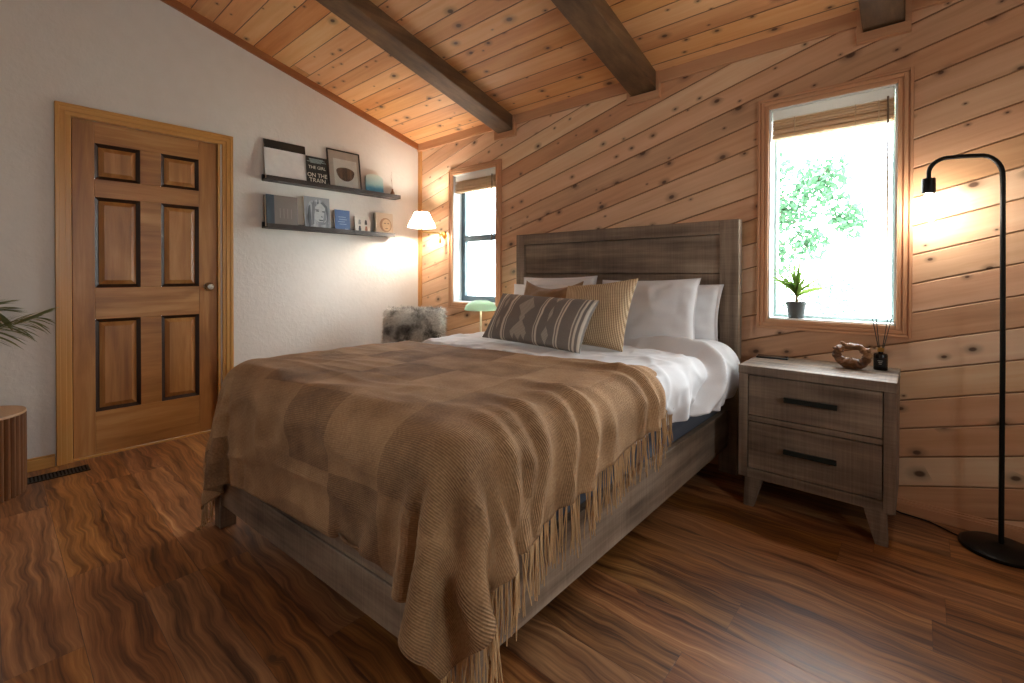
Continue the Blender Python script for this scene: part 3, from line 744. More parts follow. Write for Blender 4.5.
nrm = np.cross(np.gradient(G, axis=0), np.gradient(G, axis=1)); nrm /= np.linalg.norm(nrm, axis=-1, keepdims=True)+1e-9
if nrm[NA//2, 10, 2] < 0: nrm = -nrm
dsp = np.zeros((NA, NB))
for i in range(NA):
    for j in range(NB):
        a, b = i*h, j*h
        q = abs(nz3(a*2.2+b*1.1, b*6.0-a*1.2, 3)); r_ = abs(nz3(a*5-b*2, b*3+a*2, 7))
        dsp[i, j] = .016*math.exp(-(q/.12)**2)*max(0, nz3(a*1.3, b*1.3, 1)+.35)+.010*math.exp(-(r_/.12)**2)*max(0, nz3(a*1.5, b*1.5, 5)+.2)+.004*nz3(a*9, b*9, 2)
for bk, am, wd_, sl, st_ in ((.10, .012, .022, .1, .5), (.20, .030, .034, .22, .62), (.275, .016, .020, .15, .45), (.50, .012, .03, .1, .4), (.66, .030, .038, .30, .6), (.745, .022, .024, .28, .5), (.93, .024, .030, .42, .62), (.99, .020, .018, .38, .5), (1.05, .024, .022, .36, .5), (1.15, .018, .025, .2, .4), (1.28, .016, .03, .1, .35)):
    for i in range(NA):
        a = i*h
        if a > st_: break
        env = min(1, (st_-a)/(st_*.65)); env = env*env*(3-2*env)
        for j in range(NB):
            q = (j*h-(bk-sl*a+.02*nz3(a*4, bk*9, 1)))/wd_
            if -3 < q < 3: dsp[i, j] += am*env*math.exp(-q*q)*(1.25 if q > 0 else 1)
P[FR:FR+NA] += nrm*np.maximum(dsp, -.003)[..., None]
P[:FR] += (nrm*np.maximum(dsp, -.003)[..., None])[0][None]; P[FR+NA:] += (nrm*np.maximum(dsp, -.003)[..., None])[-1][None]
pts = [[tuple(P[FR+i, j]) for j in range(NB)] for i in range(NA)]
uvs = [[(i*h, j*h) for j in range(NB)] for i in range(NA)]
TH = obj('throw_blanket', MB().grid(pts, uvs), M['throw'], loc=(2.2, -1.6, .72), smooth=True, subd=1)
sd = TH.modifiers.new('solid', 'SOLIDIFY'); sd.thickness = .006; sd.offset = 0
tag(TH, 'brown checkered knit throw with fringed ends draped over the foot of the bed', 'throw blanket')
for end in (0, 1):
    m = MB()
    rowi = list(range(FR, -1, -1)) if end == 0 else list(range(FR+NA-1, FR+NA+FR))
    S = P[rowi]            # strand nodes x NB
    for j in range((NB-1)*3+1):
        f = min(NB-1.001, max(0, j/3+rng.normal(0, .22))); j0 = min(int(f), NB-2); t = f-j0
        st = S[:, j0]*(1-t)+S[:, j0+1]*t
        ln = rng.uniform(.8, 1.05); k = np.linspace(0, 1, len(rowi))[:, None]
        st = st[0]+(st-st[0])*ln
        st = st+k*rng.normal(0, .007, 3)+np.sin(k*rng.uniform(4, 9)+rng.uniform(0, 6))*rng.normal(0, .0018, 3)*k
        m.tube([tuple(q) for q in st], [.0021*(1-.25*a) for a in np.linspace(0, 1, len(rowi))], 5)
    fo = obj('fringe', m, M['fringe'], TH, smooth=True); fo['kind'] = 'stuff'

# ------------------------------------------------------------------ pillows
def pillow_mesh(w, hgt, t, pinch=.06, flange=0, seed=0, wr=.006, n=40, sag=0, skew=0):
    front = []; back = []; uv = []
    for i in range(n+1):
        fr_, bk, uu = [], [], []
        for j in range(n+1):
            u = -1+2*i/n; v = -1+2*j/n
            # denser near edges
            u = math.sin(u*PI/2*.92)/math.sin(PI/2*.92); v = math.sin(v*PI/2*.92)/math.sin(PI/2*.92)
            iu = min(1, abs(u)/(1-flange)); iv = min(1, abs(v)/(1-flange))
            pr = max(0, (1-iu**2.4)*(1-iv**2.4))**.5
            x = w/2*u*(1-pinch*(1-v*v)*abs(u)); y = hgt/2*v*(1-pinch*(1-u*u)*abs(v))
            y -= sag*(1-u*u)*max(0, v)
            y += skew*u*(v+1)/2
            wv = wr*(nz3(u*2.2+seed, v*2.2, seed)+.5*nz3(u*5, v*5+seed, 2)+.35*nz3(u*9+seed, v*3, 7))
            zf = t/2*pr+wv*(.35+pr); 
            fr_.append((x, y, zf+.003)); bk.append((x, y, -t/2*pr*.85+wv*(.35-.0*pr)-.003)); uu.append(((u+1)/2, (v+1)/2))
        front.append(fr_); back.append(bk); uv.append(uu)
    m = MB(); m.grid(front, uv)
    o = len(m.v); m.grid([r[::-1] for r in back], [r[::-1] for r in uv])
    n1 = n+1
    F_ = lambda i, j: i*n1+j
    Bk = lambda i, j: o+i*n1+(n-j)
    for i in range(n):
        m.f += [(F_(i, 0), Bk(i, 0), Bk(i+1, 0), F_(i+1, 0)), (F_(i, n), F_(i+1, n), Bk(i+1, n), Bk(i, n))]
        m.f += [(F_(0, i), F_(0, i+1), Bk(0, i+1), Bk(0, i)), (F_(n, i), Bk(n, i), Bk(n, i+1), F_(n, i+1))]
    return m
def pillow(name, label, cat, mat, w, hgt, t, bc, lean, yaw=0, roll=0, group=None, **k):
    """bc: bottom-centre; lean: degrees back towards the headboard; the front face looks to -y"""
    m = pillow_mesh(w, hgt, t, **k)
    Mx = Matrix.Rotation(rad(yaw), 4, 'Z') @ Matrix.Rotation(rad(90-lean), 4, 'X') @ Matrix.Rotation(rad(roll), 4, 'Z') @ Matrix.Translation((0, hgt/2, 0))
    m.rot(Mx)
    o = obj(name, m, mat, loc=bc, smooth=True, local=True); tag(o, label, cat, group); return o
gp = 'white bed pillows'
pillow('pillow', 'white pillow with a flanged edge, its corner sticking out beside the right headboard post', 'pillow', M['linen'], .66, .365, .15, (2.57, -.185, .70), 9, 0, -1, gp, flange=.055, seed=1, wr=.012)
pillow('pillow', 'plump white pillow leaning in front of the flanged one, right of the cream knit cushion', 'pillow', M['linen'], .60, .40, .17, (2.53, -.355, .70), 17, 2, 1.5, gp, flange=.02, seed=4, wr=.014)
pillow('pillow', 'white pillow against the headboard above the brown cushion', 'pillow', M['linen'], .64, .40, .15, (1.79, -.185, .70), 8, 0, 1, gp, flange=.055, seed=8, wr=.012)
pillow('pillow', 'white pillow poking out left of the brown cushion', 'pillow', M['linen'], .58, .36, .15, (1.76, -.33, .70), 14, -2, 2, gp, flange=.02, seed=12, wr=.014)
pillow('cushion', 'plain brown cushion with a dented top behind the grey lumbar cushion', 'cushion', M['browncloth'], .46, .38, .13, (1.92, -.50, .71), 20, 0, 0, 'scatter cushions on the bed', seed=20, wr=.012, sag=.045, pinch=.07)
pillow('cushion', 'square cream ribbed knit cushion in the middle of the bed', 'cushion', M['knit'], .43, .39, .14, (2.355, -.665, .71), 25, 3, -1, 'scatter cushions on the bed', seed=25, wr=.008, pinch=.08, skew=.03)
pillow('cushion', 'long grey lumbar cushion with cream stripes and diamond motifs', 'cushion', M['lumbar'], .69, .31, .13, (2.10, -.865, .722), 34, 1, -2, 'scatter cushions on the bed', seed=31, wr=.006, pinch=.05, skew=-.0)

# ------------------------------------------------------------------ nightstands
def nightstand(loc, label):
    # local coordinates: x centred, front at y=-.42, back -.03 (relative to the wall)
    N = thing('nightstand', label, 'nightstand', loc)
    w = .294; yf_, yb_ = -.42, -.03
    L = dict(parent=N, local=True)
    obj('carcass', MB().box(-w, -w+.04, yf_, yb_, .14, .632).box(w-.04, w, yf_, yb_, .14, .632).box(-w+.04, w-.04, yf_+.03, yb_, .14, .16).box(-w+.04, w-.04, yb_-.012, yb_, .14, .632), M['grey_z'], bevel=.002, **L)
    obj('top_panel', MB().box(-w-.002, w+.002, yf_-.002, yb_, .632, .674), M['grey_x'], bevel=.003, **L)
    obj('front_rail', MB().box(-w+.04, w-.04, yf_+.004, yf_+.03, .412, .436).box(-w+.04, w-.04, yf_, yf_+.03, .14, .183), M['grey_x'], bevel=.002, **L)
    for z0, z1 in ((.1875, .408), (.440, .628)):
        d = obj('drawer', MB().box(-w+.0435, w-.0435, yf_+.003, yf_+.024, z0, z1).box(-w+.05, w-.05, yf_+.024, yb_-.03, z0+.015, z1-.02), M['grey_x'], bevel=.002, **L)
        zc_ = (z0+z1)/2+.005
        obj('handle', MB().box(-.100, .100, yf_-.022, yf_-.010, zc_-.011, zc_+.011).box(-.085, -.07, yf_-.012, yf_+.004, zc_-.006, zc_+.006).box(.07, .085, yf_-.012, yf_+.004, zc_-.006, zc_+.006), M['dark_handle'], parent=d, local=True, bevel=.002)
    for sx in (-1, 1):
        for y0 in (yf_+.004, yb_-.049):
            a, b = sx*(w-.028), sx*(w-.105)
            xo, xi = sx*(w-.022), sx*(w-.065)
            bot = [(min(xo, xi), y0, 0), (max(xo, xi), y0, 0), (max(xo, xi), y0+.04, 0), (min(xo, xi), y0+.04, 0)]
            tp = [(min(a, b), y0, .141), (max(a, b), y0, .141), (max(a, b), y0+.045, .141), (min(a, b), y0+.045, .141)]
            obj('leg', MB().hexa(bot, tp), M['grey_z'], bevel=.002, **L)
    return N
NSR = nightstand((3.36, 0, 0), 'grey weathered two drawer nightstand under the plant window, a driftwood ring on top')
LT = thing('side_table', 'low round wooden side table carrying the mint lamp behind the far bed side', 'side table', (1.12, -.26, 0))
obj('top_panel', MB().lathe([(0, .535), (.155, .535), (.16, .54), (.16, .556), (.155, .56), (0, .56)], seg=48), M['walnut_top'], LT, local=True, smooth=True)
obj('stem', MB().lathe([(0, .02), (.025, .02), (.02, .1), (.02, .5), (.06, .536)], seg=20), M['walnut'], LT, local=True, smooth=True)
obj('base', MB().lathe([(0, 0), (.12, 0), (.12, .015), (.03, .025), (0, .025)], seg=40), M['walnut'], LT, local=True, smooth=True)
# phone
o = obj('smartphone', MB().box(-.072, .072, -.035, .035, 0, .009), M['black_plastic'], loc=(3.145, -.115, .674), local=True, bevel=.003); o.rotation_euler.z = rad(6)
tag(o, 'thin black phone lying at the back of the nightstand top', 'phone')
obj('screen', MB().box(-.068, .068, -.031, .031, .0088, .0094), simple('dark_glass', '#0c0d10', .08), o, local=True)
# driftwood ring
m = MB(); rings = []
nn = 72
for i in range(nn):
    a = 2*PI*i/nn; cx, cz = .057*math.cos(a), .040*math.sin(a)
    thick = .0185+.004*nz3(math.cos(a)*1.6, math.sin(a)*1.6, 3)-.004*math.sin(a)
    ring = []
    for k in range(14):
        b = 2*PI*k/14; rr_ = thick*(1+.45*nz3(math.cos(a)*4, math.sin(a)*4, math.cos(b)*1.5+math.sin(b))+.3*nz3(math.cos(a)*9, math.sin(a)*9, b))
        ring.append((cx+math.cos(a)*rr_*math.cos(b), rr_*1.15*math.sin(b), cz+math.sin(a)*rr_*math.cos(b)))
    rings.append(ring)
m.grid(rings, cu=True, cv=True)
o = obj('driftwood_ring', m, M['driftwood'], loc=(3.487, -.185, .674+.064), local=True, smooth=True, subd=1)
zmin = min(v.co.z for v in o.data.vertices); o.location.z = .674-zmin-.004
tag(o, 'knobbly brown driftwood ring ornament standing on the nightstand', 'ornament')
for k in range(4):
    a = random.uniform(0, 2*PI); 
    b0 = Vector((.058*math.cos(a), -.005, .046*math.sin(a)+.004)); d = Vector((math.cos(a)+random.uniform(-.5, .5), random.uniform(-1, .2), math.sin(a)*.6+.3)).normalized()
    if b0.z < -.02: continue
    obj('twig', MB().tube([b0, b0+d*.014, b0+d*.022], [.010, .008, .004], 7), M['driftwood'], o, local=True, smooth=True)
# reed diffuser
RD = thing('reed_diffuser', 'small dark glass reed diffuser with black sticks beside the driftwood ring', 'diffuser', (3.588, -.125, .674))
bo = obj('bottle', MB().lathe([(0, 0), (.0245, 0), (.0265, .003), (.0265, .068), (.0235, .075), (.010, .078), (.010, .088)], seg=32), simple('dark_amber_glass', '#120d0a', .12), RD, local=True, smooth=True)
obj('collar', MB().lathe([(.0115, .084), (.013, .084), (.013, .102), (.0115, .102)], seg=24, close=False), M['brass'], RD, local=True, smooth=True)
lb = MB()
R_ = .0269
pts = [[(R_*math.sin(t), -R_*math.cos(t), z) for z in (.016, .056)] for t in np.linspace(-.95, .95, 14)]
lb.grid(pts); lb_o = obj('bottle_label', lb, simple('label_black', '#1b1817', .7), bo, local=True, smooth=True)
def text(body, size, mat, parent, mtx, name='lettering', ext=.0004, ax='CENTER', sx=1):
    c = bpy.data.curves.new(name, 'FONT'); c.body = body; c.size = size; c.extrude = ext; c.align_x = ax; c.align_y = 'CENTER'
    o = bpy.data.objects.new(name, c); col.objects.link(o); o.data.materials.append(mat); o.parent = parent; o.matrix_basis = mtx @ Matrix.Diagonal((sx, 1, 1, 1))
    dg = bpy.context.evaluated_depsgraph_get(); me = bpy.data.meshes.new_from_object(o.evaluated_get(dg)); n2 = bpy.data.objects.new(name, me); col.objects.link(n2)
    n2.parent = parent; n2.matrix_basis = o.matrix_basis.copy(); bpy.data.objects.remove(o); return n2
M['ink_white'] = simple('white_ink', '#d8d2c6', .7); M['ink_black'] = simple('black_ink', '#191716', .7)
m = MB()
for k in range(3): m.box(-.009+.002*k, .009-.002*k, -R_-.0012, -R_-.0002, .043-.007*k, .0452-.007*k)
obj('label_print', m, M['ink_white'], bo, local=True)
for k, (dx, dy) in enumerate(((-.034, -.004), (-.020, .012), (.026, -.006), (.040, .010))):
    obj('reed', MB().tube([(-dx*.12, -dy*.1, .02), (dx*.35, dy*.4, .12), (dx, dy, .252)], .0018, 7), M['black_plastic'], RD, local=True, smooth=True)

# ------------------------------------------------------------------ window plant
WP = thing('potted_plant', 'small spiky green plant in a dark grey pot on the window ledge', 'plant', (3.222, .052, .876))
obj('pot', MB().lathe([(0, 0), (.034, 0), (.036, .002), (.046, .072), (.049, .074), (.049, .088), (.044, .088), (.043, .074), (0, .070)], seg=36), M['pot_grey'], WP, local=True, smooth=True)
obj('soil', MB().lathe([(0, .078), (.0425, .076)], seg=24, close=False), M['soil'], WP, local=True)
obj('stem', MB().tube([(0, 0, .075), (.003, 0, .10), (0, .002, .135)], [.008, .007, .007], 8), simple('dracaena_stem', '#7d6a45', .8), WP, local=True, smooth=True)
m = MB(); r = random.Random(4)
for k in range(42):
    a = k*2.4+r.uniform(-.3, .3); el = r.uniform(.5, 1.45); L = r.uniform(.16, .22); w_ = .0068; tw = r.uniform(-1.3, 1.3)
    base = Vector((0, 0, .115+.035*k/34)); pl = []; 
    dr = Vector((math.cos(a), math.sin(a)*.25-.08, 0)); 
    for q in range(7):
        t = q/6; p = base+dr*(L*t*math.cos(el)*(1+.1*t))+Vector((0, 0, L*(t*math.sin(el)-.35*t*t*math.cos(el))))
        ww = w_*(1-.0*t)*min(1, (1-t)*2.2+.05); sd_ = (Vector((-math.sin(a), math.cos(a), 0))*math.cos(tw)+Vector((-math.cos(a)*math.sin(el), -math.sin(a)*math.sin(el), math.cos(el)))*math.sin(tw))*ww
        pl.append((p-sd_, p+Vector((0, 0, -.002)), p+sd_))
    m.grid(pl)
obj('leaf', m, M['leaf'], WP, local=True, smooth=True)['kind'] = 'stuff'

# ------------------------------------------------------------------ floor lamp
FL = thing('floor_lamp', 'black arched floor lamp with a bare glowing bulb right of the window', 'lamp', (3.968, -.145, 0))
obj('base', MB().lathe([(0, 0), (.118, 0), (.122, .006), (.121, .014), (.108, .022), (.04, .028), (.014, .034), (0, .035)], seg=48), M['black_metal'], FL, local=True, smooth=True)
pp = [(0.004, 0, .03), (.002, 0, .8), (-.003, 0, 1.47)]
for k in range(1, 9):
    t = k/8*PI/2; pp.append((-.003-.07*(1-math.cos(t)), 0, 1.50+.095*math.sin(t)))
pp += [(-.12, 0, 1.600), (-.165, 0, 1.602)]
for k in range(1, 9):
    t = k/8*PI/2; pp.append((-.165-.058*math.sin(t), 0, 1.545+.057*math.cos(t)))
pp += [(-.223, 0, 1.515)]
obj('pole', MB().tube(pp, .0085, 14), M['black_metal'], FL, local=True, smooth=True)
obj('socket', MB().lathe([(0, 1.522), (.022, 1.522), (.0235, 1.518), (.0235, 1.462), (.021, 1.458), (0, 1.458)], (-.223, 0, 0), 28), M['black_metal'], FL, local=True, smooth=True)
bp = [(.012, 1.462), (.013, 1.445), (.020, 1.425), (.029, 1.400), (.032, 1.380), (.029, 1.358), (.018, 1.342), (0, 1.337)]
BULB = obj('bulb', MB().lathe(bp[::-1], (-.223, 0, 0), 28, close=False), emit('lamp_bulb_glow', (1, .92, .82, 1), 66), FL, local=True, smooth=True)
cp = [(3.63, -.012, .006), (3.66, -.028, .005), (3.71, -.035, .005), (3.76, -.045, .005), (3.80, -.075, .005), (3.83, -.10, .005), (3.858, -.118, .005)]
obj('cord', MB().tube(cp, .0035, 8), M['black_plastic'], FL, smooth=True)

# ------------------------------------------------------------------ wall sconce
SC = thing('wall_sconce', 'brass swing arm wall lamp with a white pleated shade in the corner', 'wall lamp', (.385, 0, 1.48))
obj('backplate', MB().lathe([(0, -.022), (.028, -.020), (.033, -.012), (.034, 0)], (.385, 0, 1.48), 28, 'y'), M['brass'], SC, smooth=True)
obj('swing_arm', MB().tube([(.385, -.015, 1.48), (.385, -.05, 1.48), (.385, -.07, 1.492), (.35, -.14, 1.495), (.32, -.205, 1.50), (0.322, -.215, 1.52), (0.322, -.215, 1.60)], .006, 10), M['brass'], SC, smooth=True)
obj('finial', MB().lathe([(0, -.085), (.008, -.08), (.014, -.068), (.011, -.05), (.005, -.03), (.008, -.012), (.006, 0), (0, .012)], (.385, -.055, 1.48), 20), M['brass'], SC, smooth=True)
pr = []
for (rr0, zz) in ((.124, 1.535), (.092, 1.605), (.060, 1.672)):
    pr.append([((0.322+(rr0+.003*(1 if k % 2 else -1))*math.cos(2*PI*k/96)), -.215+(rr0+.003*(1 if k % 2 else -1))*math.sin(2*PI*k/96), zz) for k in range(96)])
obj('lamp_shade', MB().grid(pr, cv=True), M['shade_white'], SC, smooth=True)
obj('bulb', MB().lathe([(0, 1.56), (.016, 1.57), (.02, 1.59), (.014, 1.615), (.01, 1.63), (0, 1.632)], (0.322, -.215, 0), 20), emit('sconce_bulb_glow', (1, .90, .78, 1), 1000), SC, smooth=True)

# ------------------------------------------------------------------ mint table lamp
ML = thing('table_lamp', 'small cream table lamp with a mint green shade beside the bed', 'lamp', (1.12, -.25, .56))
obj('base', MB().lathe([(0, 0), (.065, 0), (.067, .008), (.05, .016), (.012, .022), (0, .022)], seg=32), simple('cream_enamel', '#e6dcc6', .35), ML, local=True, smooth=True)
obj('stem', MB().lathe([(.0085, .015), (.0085, .31), (.012, .32)], seg=16), simple('cream_enamel_stem', '#e6dcc6', .35), ML, local=True, smooth=True)
obj('lamp_shade', MB().lathe([(.128, .268), (.130, .274), (.118, .305), (.095, .327), (.055, .342), (0, .347)], seg=40, close=False), M['shade_mint'], ML, local=True, smooth=True, solid=.003)
obj('bulb', MB().lathe([(0, .275), (.016, .280), (.02, .295), (.012, .31), (0, .315)], (.03, 0, 0), 16), emit('mint_lamp_glow', (1, .85, .62, 1), 45), ML, local=True, smooth=True)

# ------------------------------------------------------------------ fur cushion on a stool
ST = thing('low_stool', 'low wooden stool holding the fur cushion in the room corner', 'stool', (.50, -.48, 0))
obj('seat', MB().box(-.24, .24, -.2, .2, .40, .43), M['walnut_top'], ST, local=True, bevel=.006)
for sx in (-1, 1):
    for sy in (-1, 1):
        obj('leg', MB().tube([(sx*.2, sy*.165, 0), (sx*.185, sy*.15, .402)], [.014, .019], 10), M['walnut'], ST, local=True, smooth=True)
pm = pillow_mesh(.50, .40, .17, seed=40, wr=.01, n=30, pinch=.03)
Rm = Matrix.Rotation(rad(43), 4, 'Z') @ Matrix.Rotation(rad(72), 4, 'X') @ Matrix.Translation((0, .20, 0)); pm.rot(Rm)
FC = obj('fur_cushion', pm, M['fur'], loc=(.51, -.45, .432), local=True, smooth=True); tag(FC, 'fluffy mottled grey and white fur cushion in the corner by the wall lamp', 'cushion')
me = FC.data; m = MB(); r = random.Random(9)
area = [(p.area, p) for p in me.polygons]; tot = sum(a for a, _ in area)
for a, p in area:
    c = p.center; nrm = p.normal
    for _ in range(int(13000*a/tot+r.random())):
        vs_ = [me.vertices[i].co for i in p.vertices]; w1, w2 = r.random(), r.random()
        q = vs_[0].lerp(vs_[1], w1).lerp(vs_[3].lerp(vs_[2], w1) if len(vs_) > 3 else vs_[2], w2)
        d = (nrm+Vector((r.gauss(0, .5), r.gauss(0, .5), r.gauss(-.35, .5)))).normalized(); L = r.uniform(.024, .052)
        sd_ = d.cross(Vector((r.gauss(0, 1), r.gauss(0, 1), r.gauss(0, 1)))).normalized()*.0016
        m.add([q-sd_, q+sd_, q+d*L*.6+sd_*.8+Vector((0, 0, -.003)), q+d*L+Vector((0, 0, -.009)), q+d*L*.6-sd_*.8+Vector((0, 0, -.003))], [(0, 1, 2, 3, 4)])
fo = obj('fur', m, M['fur'], FC, local=True); fo['kind'] = 'stuff'

# ------------------------------------------------------------------ picture ledges and what stands on them
def ledge(z, y0, y1, label):
    S = thing('wall_shelf', label, 'shelf', (0, (y0+y1)/2, z), 'picture ledges on the white wall')
    obj('shelf_board', MB().box(0, .098, y0, y1, z, z+.012), M['shelfwood'], S, bevel=.0015)
    obj('back_rail', MB().box(0, .012, y0, y1, z+.012, z+.05), M['shelfwood'], S, bevel=.0015)
    obj('front_lip', MB().box(.088, .098, y0, y1, z+.012, z+.034), M['shelfwood'], S, bevel=.0015)
Z1, Z2 = 1.810, 1.453
ledge(Z1, -1.46, -.285, 'upper dark picture ledge on the white wall')
ledge(Z2, -1.46, -.345, 'lower dark picture ledge on the white wall')
def leaner(name, label, cat, yc, zb, w, hgt, t, parts, group=None, lean=7, x=.062, yaw=0):
    """upright panel leaning to the wall. local frame: x right (= +y), y up, z out of the front (= +x)."""
    T = thing(name, label, cat, (x, yc, zb+.012), group)
    T.rotation_euler = (0, 0, 0)
    T.matrix_world = Matrix.Translation((x, yc, zb+.0125)) @ Matrix.Rotation(rad(90+yaw), 4, 'Z') @ Matrix.Rotation(rad(90-lean), 4, 'X')
    for (nm, mb, mt) in parts: obj(nm, mb, mt, T, local=True, bevel=.0008)
    return T
def pb(x0, x1, y0, y1, z0, z1): return MB().box(x0, x1, y0, y1, z0, z1)
gb = 'books and pictures on the ledges'
w, hh = .315, .312
T = leaner('art_book', 'large white board with a black top band at the left end of the upper ledge', 'book', -1.296, Z1, w, hh, .02,
    [('cover', pb(-w/2, w/2, 0, hh, -.008, 0), simple('pale_grey_cover', '#d9d8d6', .6)), ('black_band', pb(-w/2+.0005, w/2-.0005, hh-.068, hh-.0005, 0, .0012), simple('black_band', '#1c1a17', .5))], gb, lean=9)
w, hh = .18, .238
T = leaner('paperback_book', 'dark paperback lettered ON THE TRAIN beside the white board', 'book', -1.055, Z1, w, hh, .03,
    [('cover', pb(-w/2, w/2, 0, hh, -.001, 0), simple('dark_green_cover', '#171c19', .4)), ('pages', pb(-w/2+.003, w/2-.003, .003, hh-.003, -.028, -.001), M['paper'])], gb, lean=6)
band = simple('pale_streak', '#9fb4b4', .5)
m = MB(); r = random.Random(2)
for k in range(5): yy = .186+.0075*k; m.box(-w/2+.008+r.uniform(0, .03), w/2-.008-r.uniform(0, .05), yy, yy+.0035, 0, .0006)
obj('cover_streaks', m, band, T, local=True)
for s_, yy, sz in (('THE GIRL', .148, .036), ('ON THE', .085, .047), ('TRAIN', .042, .05)): text(s_, sz, M['ink_white'], T, Matrix.Translation((0, yy, .0008)), 'cover_lettering', sx=.95)
w, hh = .298, .345
fr_m = simple('dark_picture_frame', '#2a211b', .4)
T = leaner('framed_print', 'framed print of a dark half round shape on white paper, standing on the upper ledge', 'picture', -.808, Z1, w, hh, .02,
    [('frame', pb(-w/2, -w/2+.008, 0, hh, -.012, .004).box(w/2-.008, w/2, 0, hh, -.012, .004).box(-w/2+.008, w/2-.008, 0, .008, -.012, .004).box(-w/2+.008, w/2-.008, hh-.008, hh, -.012, .004), fr_m),
     ('backing', pb(-w/2+.008, w/2-.008, .008, hh-.008, -.011, -.006), simple('pink_grey_mat', '#c9bdb4', .9)),
     ('print', pb(-.095, .12, .012, .27, -.006, -.0052), simple('white_print_paper', '#e9e6e2', .9))], gb, lean=9)
def disc(cx, cy, rx, ry, z, a0=0, a1=2*PI, n=40, t=.0004):
    m = MB(); poly = [(cx+rx*math.cos(a0+(a1-a0)*k/n), cy+ry*math.sin(a0+(a1-a0)*k/n)) for k in range(n if a1-a0 > 6.2 else n+1)]
    return m.prism(poly, lambda p, k: (p[0], p[1], z+t*k))
obj('printed_shape', disc(.008, .165, .082, .085, -.0052, PI, 2*PI), grainwood('striped_print', 'y', ['#231d1b', '#4d3b33', '#8d6a58'], 3, 120, 1.2, .8), T, local=True)
obj('printed_shape', disc(.008, .165, .082, .035, -.0052, 0, PI), grainwood('striped_print_top', 'y', ['#231d1b', '#4d3b33', '#8d6a58'], 3, 120, 1.2, .8), T, local=True)
obj('glass', pb(-w/2+.008, w/2-.008, .008, hh-.008, -.002, -.0012), M['glass'], T, local=True)
# blue arched tile
w, hh = .172, .188
nb = NT('sea_gradient_glaze'); sv = nb.sep(nb.coord())
cc = nb.ramp(nb.math('ADD', nb.math('DIVIDE', sv[1], .185), nb.math('MULTIPLY', nb.math('SUBTRACT', nb.noise(nb.coord(), 22, 3), .5), .22)), [(0, lin('#2f6f96')), (.3, lin('#4a93b4')), (.5, lin('#9cc4c6')), (1, lin('#c8d3c9'))]); sea = nb.fin(cc, .3)
poly = [(-w/2, 0), (w/2, 0), (w/2, hh*.8)]+[(w/2*math.cos(t)**1, hh*.8+hh*.2*math.sin(t)) for t in np.linspace(.25, PI-.25, 16)]+[(-w/2, hh*.8)]
T = leaner('ceramic_tile', 'blue and sea green arched tile standing on the upper ledge', 'ornament', -.525, Z1, w, hh, .02,
    [('face', MB().prism(poly, lambda p, k: (p[0], p[1], -.02+.02*k)), sea)], gb, lean=8)
# bud vase with twig
V_ = thing('bud_vase', 'tiny brown bud vase holding a thin twig at the right end of the upper ledge', 'vase', (.055, -.345, Z1+.012))
obj('vase', MB().lathe([(0, 0), (.018, 0), (.022, .012), (.02, .04), (.009, .06), (.007, .072), (.010, .078)], seg=24), simple('brown_glaze', '#7a4a26', .3), V_, local=True, smooth=True)
obj('twig', MB().tube([(0, 0, .03), (-.002, -.006, .14), (.004, -.012, .235)], [.0022, .0018, .001], 6).tube([(-.002, -.006, .14), (-.004, -.024, .20)], [.0015, .0008], 5), simple('twig_brown', '#8a6a48', .8), V_, local=True)
# lower ledge
w, hh = .235, .243
T = leaner('grey_book', 'large grey hardback with a dark slate spine strip on the lower ledge', 'book', -1.335, Z2, w, hh, .03,
    [('cover', pb(-w/2, w/2, 0, hh, -.002, 0), simple('warm_grey_cover', '#77706b', .6, 6, .15)), ('spine_strip', pb(-w/2+.0005, -w/2+.06, .0005, hh-.0005, 0, .0008), simple('slate_strip', '#3c4a55', .5)), ('pages', pb(-w/2+.003, w/2-.003, .003, hh-.003, -.035, -.002), M['paper']), ('back_cover', pb(-w/2, w/2, 0, hh, -.038, -.035), simple('black_board', '#1e1d1d', .6))], gb, lean=4, x=.072)
m = MB()
for k in range(4): m.box(-.018+.028*k, -.014+.028*k, .07, .145, 0, .0005)
obj('cover_print', m, simple('faint_grey_print', '#97928d', .7), T, local=True)
# portrait book: a plain grey portrait
w, hh = .215, .272
T = leaner('portrait_book', 'grey book with a monochrome portrait of a long haired face on its cover', 'book', -1.052, Z2, w, hh, .03,
    [('cover', pb(-w/2, w/2, 0, hh, -.001, 0), simple('portrait_ground', '#8d9093', .6, 9, .2)), ('pages', pb(-w/2+.003, w/2-.003, .003, hh-.003, -.024, -.001), M['paper'])], gb, lean=7)
def poly_part(name, pts, z, mat, t=.0004): obj(name, MB().prism(pts, lambda p, k: (p[0], p[1], z+t*k)), mat, T, local=True)
hairm = grainwood('portrait_hair', 'y', ['#4a4c50', '#90949a', '#c4c7ca'], 6, 130, 1.2, .7)
poly_part('portrait_hair', [(-.085, .0), (.09, .0), (.1, .10), (.095, .19), (.065, .245), (.01, .255), (-.05, .24), (-.09, .18), (-.1, .09)], 0, hairm)
obj('portrait_face', disc(.025, .135, .058, .085, .0004), simple('portrait_skin', '#aeb1b3', .7, 40, .2), T, local=True)
gd = simple('portrait_shadow', '#43464b', .7)
obj('portrait_features', disc(.000, .158, .016, .005, .0008).prism([(-.018, .168), (.016, .165), (.016, .170), (-.018, .174)], lambda p, k: (p[0], p[1], .0008+.0003*k)), gd, T, local=True)
q = disc(.052, .156, .014, .005, .0008); obj('portrait_features', q, gd, T, local=True)
obj('portrait_features', MB().prism([(.034, .118), (.046, .112), (.038, .108), (.026, .11)], lambda p, k: (p[0], p[1], .0008+.0003*k)).prism([(.008, .088), (.05, .086), (.045, .078), (.014, .078)], lambda p, k: (p[0], p[1], .0008+.0003*k)), gd, T, local=True)
